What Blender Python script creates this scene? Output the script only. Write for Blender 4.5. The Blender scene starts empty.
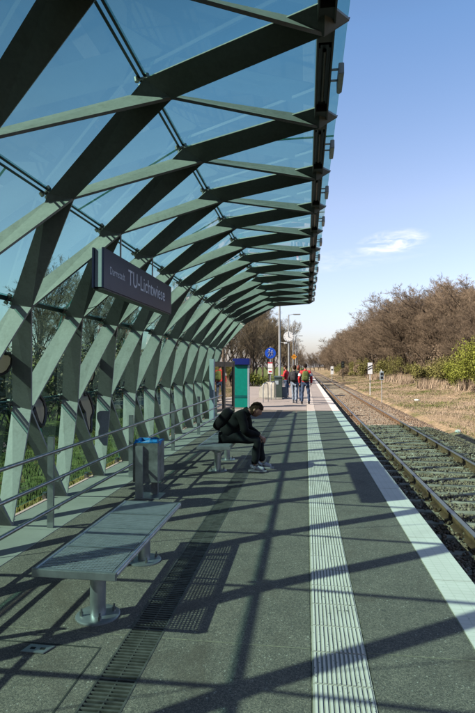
import bpy, bmesh, math, random
import numpy as np
from mathutils import Vector, Matrix
random.seed(7); RNG = np.random.default_rng(7)
SC = bpy.context.scene
COL = SC.collection
PI = math.pi

# ------------------------------------------------------------------ render, world, camera
SC.render.engine = 'CYCLES'
SC.cycles.use_denoising = True
SC.cycles.max_bounces = 8
SC.cycles.diffuse_bounces = 0
SC.cycles.glossy_bounces = 4
SC.cycles.transparent_max_bounces = 64
SC.cycles.caustics_reflective = False
SC.cycles.caustics_refractive = False
SC.view_settings.view_transform = 'Standard'
SC.view_settings.look = 'None'
SC.view_settings.gamma = 1.0
SC.view_settings.use_curve_mapping = False
SC.view_settings.exposure = EXPOSURE = 0.70

SUNV = Vector((-1.15, -0.58, 1.0)).normalized()      # towards the sun
SUN_EL = math.asin(SUNV.z)
SUN_AZ = math.atan2(SUNV.x, SUNV.y)

w = bpy.data.worlds.new("World"); SC.world = w; w.use_nodes = True
nt = w.node_tree; nt.nodes.clear()
out = nt.nodes.new('ShaderNodeOutputWorld'); bg = nt.nodes.new('ShaderNodeBackground')
sky = nt.nodes.new('ShaderNodeTexSky'); sky.sky_type = 'NISHITA'; sky.sun_disc = False
sky.sun_elevation = SUN_EL; sky.sun_rotation = SUN_AZ % (2 * PI)
sky.air_density = 1.0; sky.dust_density = 2.0; sky.ozone_density = 1.6; sky.altitude = 100
tint = nt.nodes.new('ShaderNodeMix'); tint.data_type = 'RGBA'; tint.blend_type = 'MULTIPLY'; tint.inputs[0].default_value = 1
tint.inputs[7].default_value = (1.95, 1.76, 1.82, 1)
nt.links.new(sky.outputs[0], tint.inputs[6])
# thin wisps of cloud, part of the sky
geo = nt.nodes.new('ShaderNodeTexCoord')
sep = nt.nodes.new('ShaderNodeSeparateXYZ'); nt.links.new(geo.outputs['Generated'], sep.inputs[0])
mapn = nt.nodes.new('ShaderNodeMapping'); mapn.inputs['Scale'].default_value = (5, 5, 22)
mapn.inputs['Rotation'].default_value = (0.0, 0.12, 0.0)
nt.links.new(geo.outputs['Generated'], mapn.inputs[0])
nz = nt.nodes.new('ShaderNodeTexNoise'); nz.inputs['Scale'].default_value = 3.4; nz.inputs['Detail'].default_value = 7; nz.inputs['Roughness'].default_value = 0.62; nz.inputs['Distortion'].default_value = 0.6
nt.links.new(mapn.outputs[0], nz.inputs[0])
def wmath(op, a, b=None, c=None):
    n = nt.nodes.new('ShaderNodeMath'); n.operation = op
    for i, v in enumerate((a, b, c)):
        if v is None: continue
        if hasattr(v, 'default_value') or hasattr(v, 'links'): nt.links.new(v, n.inputs[i])
        else: n.inputs[i].default_value = v
    return n.outputs[0]
def cloud_patch(d, sx, sz, amount, lo, hi):
    """a soft patch of cloud about direction d (unit), angular half widths sx, sz"""
    vs = nt.nodes.new('ShaderNodeVectorMath'); vs.operation = 'NORMALIZE'; nt.links.new(geo.outputs['Generated'], vs.inputs[0])
    dd = Vector(d).normalized(); r = Vector((dd.y, -dd.x, 0)).normalized(); u = r.cross(dd)
    r2 = (r * math.cos(0.09) + u * math.sin(0.09)); u2 = (u * math.cos(0.09) - r * math.sin(0.09))
    def dot(v):
        n = nt.nodes.new('ShaderNodeVectorMath'); n.operation = 'DOT_PRODUCT'; nt.links.new(vs.outputs[0], n.inputs[0]); n.inputs[1].default_value = v; return n.outputs['Value']
    a = wmath('DIVIDE', dot(r2), sx); b = wmath('DIVIDE', dot(u2), sz)
    q = wmath('ADD', wmath('MULTIPLY', a, a), wmath('MULTIPLY', b, b))
    fall = wmath('MAXIMUM', wmath('SUBTRACT', 1.0, q), 0.0)
    front = wmath('GREATER_THAN', dot(dd), 0.0)
    mr = nt.nodes.new('ShaderNodeMapRange'); mr.inputs[1].default_value = lo; mr.inputs[2].default_value = hi
    nt.links.new(nz.outputs[0], mr.inputs[0])
    return wmath('MULTIPLY', wmath('MULTIPLY', wmath('MULTIPLY', fall, mr.outputs[0]), front), amount)
cl = wmath('ADD', cloud_patch((0.158, 0.96, 0.231), 0.070, 0.024, 0.85, 0.40, 0.74), cloud_patch((0.03, 0.98, 0.20), 0.22, 0.022, 0.22, 0.42, 0.7))
cm = nt.nodes.new('ShaderNodeMix'); cm.data_type = 'RGBA'
vn = nt.nodes.new('ShaderNodeVectorMath'); vn.operation = 'NORMALIZE'; nt.links.new(geo.outputs['Generated'], vn.inputs[0])
sz_ = nt.nodes.new('ShaderNodeSeparateXYZ'); nt.links.new(vn.outputs[0], sz_.inputs[0])
def wramp(f, stops):
    x = nt.nodes.new('ShaderNodeValToRGB'); e = x.color_ramp.elements
    while len(e) < len(stops): e.new(.5)
    for i, (p, c) in enumerate(stops): e[i].position = p; e[i].color = (*c, 1)
    nt.links.new(f, x.inputs[0]); return x.outputs[0]
grad = wramp(sz_.outputs[2], [(0, (.67, .665, .715)), (.12, (.74, .71, .70)), (.30, (.80, .755, .715)), (.55, (.54, .70, .75)), (.8, (.27, .40, .45)), (1, (.13, .14, .15))])
sd_ = nt.nodes.new('ShaderNodeVectorMath'); sd_.operation = 'DOT_PRODUCT'; nt.links.new(vn.outputs[0], sd_.inputs[0]); sd_.inputs[1].default_value = SUNV
glow = wramp(wmath('MULTIPLY', wmath('ADD', sd_.outputs['Value'], 1.0), .5), [(.55, (1, 1, 1)), (.76, (.5, .5, .5)), (.93, (.2, .2, .2))])
g2 = nt.nodes.new('ShaderNodeMix'); g2.data_type = 'RGBA'; g2.blend_type = 'MULTIPLY'; g2.inputs[0].default_value = 1
nt.links.new(tint.outputs[2], g2.inputs[6]); nt.links.new(grad, g2.inputs[7])
g3 = nt.nodes.new('ShaderNodeMix'); g3.data_type = 'RGBA'; g3.blend_type = 'MULTIPLY'; g3.inputs[0].default_value = 1
nt.links.new(g2.outputs[2], g3.inputs[6]); nt.links.new(glow, g3.inputs[7])
nt.links.new(cl, cm.inputs[0]); nt.links.new(g3.outputs[2], cm.inputs[6]); cm.inputs[7].default_value = (7.6, 7.3, 7.4, 1)
nt.links.new(cm.outputs[2], bg.inputs[0]); bg.inputs[1].default_value = SKY_STRENGTH = 0.12
nt.links.new(bg.outputs[0], out.inputs[0])

sun = bpy.data.lights.new('sun', 'SUN'); sun.energy = 5.0; sun.angle = math.radians(0.55); sun.color = (1.0, 0.91, 0.79)
so = bpy.data.objects.new('sun', sun); COL.objects.link(so)
so.rotation_euler = (-SUNV).to_track_quat('-Z', 'Y').to_euler(); so.location = SUNV * 60

cam = bpy.data.cameras.new('camera'); co = bpy.data.objects.new('camera', cam); COL.objects.link(co); SC.camera = co
cam.sensor_fit = 'VERTICAL'; cam.sensor_height = 24.0; cam.lens = 24.0 * 507.0 / 713.0
cam.clip_end = 3000; cam.clip_start = 0.05
yaw, pit = math.radians(7.693), math.radians(1.186)
fw = Vector((-math.sin(yaw) * math.cos(pit), math.cos(yaw) * math.cos(pit), math.sin(pit)))
rt = Vector((math.cos(yaw), math.sin(yaw), 0)); up = rt.cross(fw)
m = Matrix((rt, up, -fw)).transposed().to_4x4(); m.translation = (0, 0, 1.65); co.matrix_world = m

# ------------------------------------------------------------------ materials
def srgb(r, g, b): return tuple(((c / 255 + .055) / 1.055) ** 2.4 if c > 10 else c / 255 / 12.92 for c in (r, g, b)) + (1,)
class Mat:
    def __init__(s, name):
        s.m = bpy.data.materials.new(name); s.m.use_nodes = True; s.t = s.m.node_tree; s.t.nodes.clear()
        s.out = s.n('ShaderNodeOutputMaterial'); s.p = s.n('ShaderNodeBsdfPrincipled'); s.l(s.p.outputs[0], s.out.inputs[0])
    def n(s, k, **kw):
        x = s.t.nodes.new(k)
        for a, b in kw.items(): setattr(x, a, b)
        return x
    def l(s, a, b): s.t.links.new(a, b)
    def coord(s, world=True):
        if world: return s.n('ShaderNodeNewGeometry').outputs['Position']
        return s.n('ShaderNodeTexCoord').outputs['Object']
    def noise(s, co, scale, detail=4, rough=.55, dist=0.):
        x = s.n('ShaderNodeTexNoise'); x.inputs['Scale'].default_value = scale; x.inputs['Detail'].default_value = detail
        x.inputs['Roughness'].default_value = rough; x.inputs['Distortion'].default_value = dist; s.l(co, x.inputs['Vector']); return x.outputs['Fac']
    def vor(s, co, scale, feature='F1', out='Color'):
        x = s.n('ShaderNodeTexVoronoi', feature=feature); x.inputs['Scale'].default_value = scale; s.l(co, x.inputs['Vector']); return x.outputs[out]
    def ramp(s, f, stops):
        x = s.n('ShaderNodeValToRGB'); e = x.color_ramp.elements
        while len(e) < len(stops): e.new(.5)
        for i, (p, c) in enumerate(stops): e[i].position = p; e[i].color = c if len(c) == 4 else (*c, 1)
        s.l(f, x.inputs[0]); return x.outputs[0]
    def math(s, op, a, b=0.):
        x = s.n('ShaderNodeMath', operation=op)
        for i, v in enumerate((a, b)):
            if isinstance(v, (int, float)): x.inputs[i].default_value = v
            else: s.l(v, x.inputs[i])
        return x.outputs[0]
    def mix(s, f, a, b, bt='MIX'):
        x = s.n('ShaderNodeMix', data_type='RGBA', blend_type=bt)
        for i, v in ((0, f), (6, a), (7, b)):
            if isinstance(v, (int, float)): x.inputs[i].default_value = v
            elif isinstance(v, tuple): x.inputs[i].default_value = v if len(v) == 4 else (*v, 1)
            else: s.l(v, x.inputs[i])
        return x.outputs[2]
    def bump(s, h, strength=.3, dist=.01):
        x = s.n('ShaderNodeBump'); x.inputs['Strength'].default_value = strength; x.inputs['Distance'].default_value = dist
        s.l(h, x.inputs['Height']); s.l(x.outputs[0], s.p.inputs['Normal'])
    def base(s, v):
        if isinstance(v, tuple): s.p.inputs['Base Color'].default_value = v if len(v) == 4 else (*v, 1)
        else: s.l(v, s.p.inputs['Base Color'])
    def set(s, rough=.6, metal=0., spec=.5):
        s.p.inputs['Roughness'].default_value = rough; s.p.inputs['Metallic'].default_value = metal
        s.p.inputs['Specular IOR Level'].default_value = spec; return s
def simple(name, c, rough=.6, metal=0., var=.12, scale=8., world=False, spec=.5, bump=0.):
    s = Mat(name).set(rough, metal, spec); co_ = s.coord(world)
    n = s.noise(co_, scale, 5)
    lo = tuple(x * (1 - var * 1.6) for x in c[:3]); hi = tuple(min(1, x * (1 + var * 1.6)) for x in c[:3])
    s.base(s.ramp(n, [(.3, lo), (.7, hi)]))
    if bump: s.bump(s.noise(co_, scale * 12, 3), .4, bump)
    return s.m
M = {}
def steel_paint():
    s = Mat('grey_green_paint').set(.42, 0., .45); c = s.coord()
    n = s.noise(c, 1.7, 6, .6); n2 = s.noise(c, 35, 3)
    a = s.ramp(n, [(.3, (.25, .26, .235)), (.7, (.33, .34, .305))])
    mpp = s.n('ShaderNodeMapping'); mpp.inputs['Scale'].default_value = (7, 7, 1.1); s.l(c, mpp.inputs[0]); gr_ = s.noise(mpp.outputs[0], 1.5, 6, .7); a = s.mix(s.ramp(gr_, [(.52, (0,) * 3), (.72, (.55,) * 3)]), a, (.15, .145, .115))
    s.base(s.mix(.25, a, s.ramp(n2, [(.35, (.20, .21, .19)), (.65, (.36, .37, .335))])))
    s.l(s.ramp(n, [(.3, (.36,) * 3), (.7, (.55,) * 3)]), s.p.inputs['Roughness']); return s.m
M['steel'] = steel_paint()
M['dark_steel'] = simple('dark_beam_paint', (.07, .078, .07), .5, world=True, scale=3)
M['fitting'] = simple('clamp_metal', (.22, .23, .22), .35, .8, world=True, scale=30)
def glass(name, tintc, extra=0.0):
    s = Mat(name); s.t.nodes.remove(s.p)
    tr = s.n('ShaderNodeBsdfTransparent'); tr.inputs[0].default_value = (*tintc, 1)
    gl = s.n('ShaderNodeBsdfGlossy'); gl.inputs['Roughness'].default_value = 0.0; gl.inputs['Color'].default_value = (1, 1, 1, 1)
    fr = s.n('ShaderNodeFresnel'); fr.inputs['IOR'].default_value = 1.5
    # faint dust film and run marks scatter a little light
    c = s.coord(); mp = s.n('ShaderNodeMapping'); mp.inputs['Scale'].default_value = (1, 1.6, 1); s.l(c, mp.inputs[0])
    d = s.noise(mp.outputs[0], 1.1, 8, .65, .8)
    df = s.n('ShaderNodeBsdfDiffuse'); df.inputs[0].default_value = (.45, .55, .55, 1)
    mx0 = s.n('ShaderNodeMixShader'); f0 = s.ramp(d, [(.38, (.003,) * 3), (.78, (.035,) * 3)])
    s.l(f0, mx0.inputs[0]); s.l(tr.outputs[0], mx0.inputs[1]); s.l(df.outputs[0], mx0.inputs[2])
    mx = s.n('ShaderNodeMixShader'); gb = s.n('ShaderNodeNewGeometry')
    s.l(s.math('MULTIPLY', fr.outputs[0], s.math('SUBTRACT', 1.0, gb.outputs['Backfacing'])), mx.inputs[0]); s.l(mx0.outputs[0], mx.inputs[1]); s.l(gl.outputs[0], mx.inputs[2]); s.l(mx.outputs[0], s.out.inputs[0]); return s.m
M['glass'] = glass('tinted_canopy_glass', (.622, .80, .768))
M['seal'] = simple('dark_glass_seal', (.012, .045, .045), .4, world=True)
M['glass_edge'] = simple('green_glass_edge', (.02, .13, .12), .25, world=True, scale=4)
M['mirror_glass'] = simple('reflecting_case_glass', (.50, .50, .49), .03, 1.0, var=.01, world=True)
def asphalt():
    s = Mat('platform_asphalt').set(.82, 0, .4); c = s.coord()
    big = s.noise(c, .55, 5, .6, .4); mid = s.noise(c, 5, 5)
    a = s.ramp(big, [(.32, (.138, .116, .100)), (.5, (.170, .142, .122)), (.68, (.200, .158, .130))])
    a = s.mix(.5, a, s.ramp(mid, [(.3, (.115, .107, .093)), (.7, (.200, .182, .152))]))
    v = s.n('ShaderNodeTexVoronoi'); v.inputs['Scale'].default_value = 240; s.l(c, v.inputs['Vector'])
    sp = s.n('ShaderNodeSeparateColor'); s.l(v.outputs['Color'], sp.inputs[0])
    a = s.mix(s.ramp(sp.outputs[0], [(.0, (.55,) * 3), (.35, (0,) * 3)]), a, (.06, .062, .055))
    chips = s.ramp(sp.outputs[1], [(.88, (0,) * 3), (.97, (.55,) * 3)])
    a = s.mix(chips, a, (.27, .255, .215))
    v2 = s.n('ShaderNodeTexVoronoi'); v2.inputs['Scale'].default_value = 130; s.l(c, v2.inputs['Vector'])
    sp2 = s.n('ShaderNodeSeparateColor'); s.l(v2.outputs['Color'], sp2.inputs[0])
    a = s.mix(s.ramp(sp2.outputs[2], [(.988, (0,) * 3), (.996, (.4,) * 3)]), a, (.62, .6, .55))
    v4 = s.n('ShaderNodeTexVoronoi'); v4.inputs['Scale'].default_value = 150; s.l(c, v4.inputs['Vector']); sp4 = s.n('ShaderNodeSeparateColor'); s.l(v4.outputs['Color'], sp4.inputs[0]); a = s.mix(1., a, s.ramp(sp4.outputs[0], [(0., (.60, .61, .61)), (.5, (.97, .96, .94)), (1., (1.52, 1.46, 1.36))]), 'MULTIPLY'); fg = s.noise(c, 300, 2, .8); a = s.mix(1., a, s.ramp(fg, [(.38, (.62,) * 3), (.62, (1.4, 1.38, 1.34))]), 'MULTIPLY')
    # darker worn patches and gum spots
    dk = s.noise(c, 1.1, 6, .7, 1.2); a = s.mix(s.ramp(dk, [(.52, (0,) * 3), (.68, (.62,) * 3)]), a, (.105, .080, .062)); st_ = s.noise(c, 6.5, 4, .6, .5); a = s.mix(s.ramp(st_, [(.66, (0,) * 3), (.74, (.45,) * 3)]), a, (.055, .050, .044))
    v3 = s.n('ShaderNodeTexVoronoi'); v3.inputs['Scale'].default_value = 2.6; s.l(c, v3.inputs['Vector'])
    a = s.mix(s.ramp(v3.outputs['Distance'], [(.035, (.5,) * 3), (.05, (0,) * 3)]), a, (.05, .05, .045))
    s.base(a); s.bump(v.outputs['Distance'], .5, .004); return s.m
M['asphalt'] = asphalt()
def paving():
    s = Mat('pale_paving').set(.85, 0, .3); c = s.coord()
    b = s.n('ShaderNodeTexBrick'); b.inputs['Scale'].default_value = 1; b.inputs['Brick Width'].default_value = .4; b.inputs['Row Height'].default_value = .2
    b.inputs['Mortar Size'].default_value = .006; b.inputs['Color1'].default_value = (.40, .335, .30, 1); b.inputs['Color2'].default_value = (.34, .29, .265, 1); b.inputs['Mortar'].default_value = (.2, .17, .15, 1)
    s.l(c, b.inputs[0]); a = s.mix(.5, b.outputs[0], s.ramp(s.noise(c, 1.2, 6), [(.3, (.27, .235, .21)), (.7, (.44, .38, .345))]))
    s.base(a); return s.m
M['paving'] = paving()
def tactile():
    s = Mat('white_tactile').set(.7, 0, .3); c = s.coord()
    a = s.ramp(s.noise(c, 3.5, 6), [(.3, (.70, .60, .53)), (.7, (.86, .75, .67))])
    d = s.noise(c, 55, 2, .4); g = s.noise(c, 2.2, 3)
    f = s.math('MULTIPLY', s.ramp(d, [(.66, (0,) * 3), (.70, (1,) * 3)]), s.ramp(g, [(.42, (0,) * 3), (.6, (1,) * 3)]))
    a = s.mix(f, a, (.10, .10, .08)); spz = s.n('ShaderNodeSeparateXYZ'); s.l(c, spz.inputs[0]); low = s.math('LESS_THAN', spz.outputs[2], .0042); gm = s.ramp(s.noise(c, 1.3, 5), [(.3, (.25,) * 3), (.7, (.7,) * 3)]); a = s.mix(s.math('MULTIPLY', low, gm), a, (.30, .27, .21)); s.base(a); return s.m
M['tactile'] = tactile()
def edgeband():
    s = Mat('white_edge_slab').set(.7, 0, .3); c = s.coord()
    a = s.ramp(s.noise(c, 2.5, 6), [(.3, (.76, .665, .60)), (.7, (.88, .78, .71))])
    b = s.n('ShaderNodeTexBrick'); b.offset = 0; b.inputs['Scale'].default_value = 1; b.inputs['Brick Width'].default_value = .075; b.inputs['Row Height'].default_value = .05
    b.inputs['Mortar Size'].default_value = .004; b.inputs['Color1'].default_value = (1, 1, 1, 1); b.inputs['Color2'].default_value = (.97, .97, .97, 1); b.inputs['Mortar'].default_value = (.86, .87, .84, 1)
    s.l(c, b.inputs[0]); a = s.mix(1., a, b.outputs[0], 'MULTIPLY')
    d = s.noise(c, 26, 4, .6); a = s.mix(s.ramp(d, [(.64, (0,) * 3), (.74, (.5,) * 3)]), a, (.3, .3, .27)); s.base(a); return s.m
M['edge'] = edgeband()
def walkway():
    s = Mat('pale_concrete_kerb').set(.75, 0, .4); c = s.coord()
    b = s.n('ShaderNodeTexBrick'); b.offset = 0; b.inputs['Scale'].default_value = 1; b.inputs['Brick Width'].default_value = 5.; b.inputs['Row Height'].default_value = 1.215
    b.inputs['Mortar Size'].default_value = .006; b.inputs['Color1'].default_value = (.30, .29, .255, 1); b.inputs['Color2'].default_value = (.33, .32, .28, 1); b.inputs['Mortar'].default_value = (.12, .13, .12, 1)
    s.l(c, b.inputs[0]); a = s.mix(.45, b.outputs[0], s.ramp(s.noise(c, 2.6, 7, .65), [(.3, (.20, .20, .175)), (.7, (.36, .35, .31))]))
    s.base(a); s.bump(s.noise(c, 90, 3), .2, .003); return s.m
M['walkway'] = walkway()
M['joint'] = simple('joint_sand', (.22, .195, .14), .95, var=.3, scale=25, world=True)
M['seam'] = simple('dark_seam', (.035, .035, .03), .9, world=True)
M['concrete'] = simple('concrete', (.36, .345, .30), .85, var=.2, scale=3, world=True, bump=.003)
M['darkwall'] = simple('platform_wall_concrete', (.13, .125, .11), .9, var=.3, scale=2, world=True)
M['galv'] = simple('galvanised_steel', (.34, .36, .37), .38, .75, var=.12, scale=9, world=True)
M['galv_pole'] = simple('galvanised_pole', (.42, .43, .43), .5, .3, var=.1, scale=5, world=True)
M['rail_tube'] = simple('brushed_handrail', (.30, .31, .31), .28, .85, var=.1, scale=20, world=True)
M['wire'] = simple('bench_mesh_steel', (.37, .39, .42), .34, .5, var=.08, scale=14)
M['grate'] = simple('drain_grate_iron', (.13, .125, .11), .55, .5, var=.25, scale=12, world=True)
M['black'] = simple('black_pit', (.012, .012, .012), .9, world=True)
M['bin'] = simple('bin_sheet_steel', (.18, .185, .18), .45, .35, var=.32, scale=7, world=True)
M['navy'] = simple('navy_enamel', (.012, .014, .055), .35, var=.06, scale=4, world=True)
M['navyedge'] = simple('navy_edge', (.01, .03, .13), .4, world=True)
M['white'] = simple('white_enamel', (.86, .86, .85), .4, var=.03, world=True)
M['letter'] = simple('white_lettering', (.74, .72, .78), .5, var=.02, world=True)
M['palebox'] = simple('pale_housing', (.42, .50, .53), .45, var=.05, world=True)
M['bagblue'] = simple('blue_bin_liner', (.01, .16, .42), .3, var=.3, scale=20, world=True)
M['signblue'] = simple('sign_blue', (.01, .08, .52), .4, var=.05, world=True)
M['capblue'] = simple('cap_blue', (.004, .016, .15), .4, var=.05, world=True)
M['teal'] = simple('teal_panel', (.0, .235, .18), .4, var=.06, world=True)
M['tealband'] = simple('dark_teal_band', (.0, .10, .10), .4, world=True)
M['redp'] = simple('red_paint', (.55, .03, .05), .5, world=True)
M['orange'] = simple('orange_paint', (.75, .30, .02), .5, world=True)
M['blackp'] = simple('black_paint', (.012, .012, .012), .5, world=True)
M['cabinet'] = simple('dark_green_cabinet', (.045, .07, .06), .5, var=.15, scale=3, world=True)
M['framebrown'] = simple('case_frame_bronze', (.13, .115, .095), .45, .2, world=True)
M['lamptube'] = simple('unlit_tube', (.62, .64, .60), .3, world=True)
def railmat():
    s = Mat('rusty_rail').set(.5, .3, .5); c = s.coord(); g = s.n('ShaderNodeNewGeometry'); sp = s.n('ShaderNodeSeparateXYZ'); s.l(g.outputs['Position'], sp.inputs[0])
    rust = s.ramp(s.noise(c, 6, 6), [(.3, (.09, .05, .028)), (.7, (.21, .125, .06))])
    f = s.ramp(s.math('MULTIPLY', s.math('ADD', sp.outputs[2], .452), 50.), [(.3, (0,) * 3), (.6, (1,) * 3)])
    s.base(s.mix(f, rust, (.24, .205, .165))); s.l(s.math('MULTIPLY', f, .6), s.p.inputs['Metallic']); s.l(s.ramp(f, [(0, (.8,) * 3), (1, (.3,) * 3)]), s.p.inputs['Roughness']); return s.m
M['rail'] = railmat()
M['sleeper'] = simple('concrete_sleeper', (.34, .285, .21), .9, var=.3, scale=3.5, world=True, bump=.004)
def stones(name, a, b, c3):
    s = Mat(name).set(.9, 0, .3); g = s.n('ShaderNodeNewGeometry')
    r = s.ramp(g.outputs['Random Per Island'], [(0, a), (.5, b), (.93, c3), (1., (.5, .46, .38))])
    c = s.coord(); p = s.noise(c, .7, 4)
    s.base(s.mix(s.ramp(p, [(.4, (0,) * 3), (.65, (.55,) * 3)]), r, (.22, .135, .075))); return s.m
M['stones'] = stones('ballast_stones', (.13, .095, .07), (.25, .185, .135), (.38, .29, .21))
def ballastbed():
    s = Mat('ballast_bed').set(.95, 0, .2); c = s.coord()
    v = s.n('ShaderNodeTexVoronoi'); v.inputs['Scale'].default_value = 17; s.l(c, v.inputs['Vector'])
    sp = s.n('ShaderNodeSeparateColor'); s.l(v.outputs['Color'], sp.inputs[0])
    a = s.ramp(sp.outputs[0], [(0, (.14, .11, .08)), (.5, (.28, .22, .165)), (1, (.42, .34, .26))])
    a = s.mix(s.ramp(s.noise(c, .5, 5), [(.35, (0,) * 3), (.65, (.5,) * 3)]), a, (.34, .24, .16)); s.base(a); s.bump(v.outputs['Distance'], 1., .04); return s.m
M['ballast'] = ballastbed()
def ground():
    s = Mat('grassy_ground').set(.95, 0, .2); c = s.coord()
    a = s.ramp(s.noise(c, .35, 7, .65), [(.30, (.09, .11, .03)), (.40, (.20, .185, .085)), (.48, (.38, .285, .19)), (.7, (.50, .375, .26))])
    b = s.ramp(s.noise(c, 4, 6), [(.3, (.5, .5, .45)), (.7, (1.25, 1.2, 1.1))])
    sp = s.n('ShaderNodeSeparateXYZ'); s.l(c, sp.inputs[0])
    left = s.ramp(s.math('MULTIPLY', sp.outputs[0], -.25), [(.0, (0,) * 3), (.6, (1,) * 3)])
    gr = s.ramp(s.noise(c, .8, 6), [(.3, (.08, .12, .03)), (.7, (.20, .23, .07))])
    far = s.ramp(s.math('MULTIPLY', sp.outputs[0], .05), [(.72, (0,) * 3), (.9, (1,) * 3)])
    a = s.mix(far, a, s.ramp(s.noise(c, .6, 5), [(.3, (.10, .07, .04)), (.7, (.19, .13, .08))]))
    a = s.mix(left, a, gr); s.base(s.mix(1., a, b, 'MULTIPLY')); s.bump(s.noise(c, 6, 5), .6, .08); return s.m
M['ground'] = ground()
def vegmat(name, a, b, c3, trans=0., rough=.8):
    s = Mat(name).set(rough, 0, .25); g = s.n('ShaderNodeNewGeometry')
    oi = s.n('ShaderNodeObjectInfo')
    r = s.ramp(g.outputs['Random Per Island'], [(0, a), (.5, b), (1, c3)])
    s.base(s.mix(s.math('MULTIPLY', oi.outputs['Random'], .45), r, tuple(x * .6 for x in a))); return s.m
M['twig'] = vegmat('bare_twigs', (.195, .142, .095), (.315, .232, .158), (.42, .315, .22))
M['twig_grey'] = vegmat('grey_twigs', (.20, .155, .09), (.32, .25, .155), (.43, .335, .21))
M['bark'] = simple('bark', (.115, .085, .06), .95, var=.35, scale=2.2, world=True)
M['leaf'] = vegmat('spring_leaves', (.15, .175, .022), (.27, .30, .045), (.38, .39, .085))
M['leaf_dull'] = vegmat('budding_leaves', (.15, .135, .045), (.22, .205, .06), (.28, .275, .085))
M['straw'] = vegmat('dry_grass_blades', (.34, .24, .165), (.50, .375, .26), (.66, .52, .38))
M['grass'] = vegmat('green_grass_blades', (.09, .12, .025), (.17, .20, .05), (.28, .28, .11))
M['litter'] = simple('pale_litter', (.7, .68, .64), .7, world=True)
M['skin'] = simple('skin', (.42, .22, .15), .5, var=.05)
M['hair_brown'] = simple('brown_hair', (.026, .014, .008),.85, spec=.12, var=.3, scale=40)
M['hair_dark'] = simple('dark_hair', (.02, .013, .009),.85, spec=.12, var=.3, scale=40)
M['hair_red'] = simple('auburn_hair', (.20, .045, .02), .6, var=.3, scale=40)
M['cloth_black'] = simple('black_cloth', (.006, .0065, .007), .9, var=.4, scale=9, spec=.2, bump=.012)
M['cloth_dark'] = simple('charcoal_jacket', (.03, .031, .036), .85, var=.4, scale=9, bump=.01)
M['cloth_pack'] = simple('backpack_black', (.006, .005, .006), .8, spec=.2, var=.4, scale=12, bump=.01)
M['cloth_trouser'] = simple('dark_trousers', (.011, .012, .014), .9, spec=.2, var=.3, scale=9, bump=.01)
M['cloth_red'] = simple('red_jacket', (.60, .025, .03), .7, var=.15, scale=9, bump=.01)
M['cloth_white'] = simple('white_cloth', (.62, .60, .62), .8, var=.1, scale=9)
M['jeans'] = simple('blue_jeans', (.055, .085, .15), .85, var=.3, scale=9, bump=.01)
M['jeans_light'] = simple('light_jeans', (.27, .33, .42), .85, var=.2, scale=9, bump=.01)
M['pack_green'] = simple('green_backpack', (.10, .13, .03), .8, var=.3, scale=14, bump=.01)
M['case_grey'] = simple('grey_suitcase', (.30, .32, .35), .5, var=.1, scale=5)
M['shoe'] = simple('white_trainers', (.40, .40, .42), .6, var=.1, scale=20)
M['shoe_dark'] = simple('dark_shoes', (.03, .028, .028), .6)
M['sole'] = simple('shoe_soles', (.32, .32, .33), .7)

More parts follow.
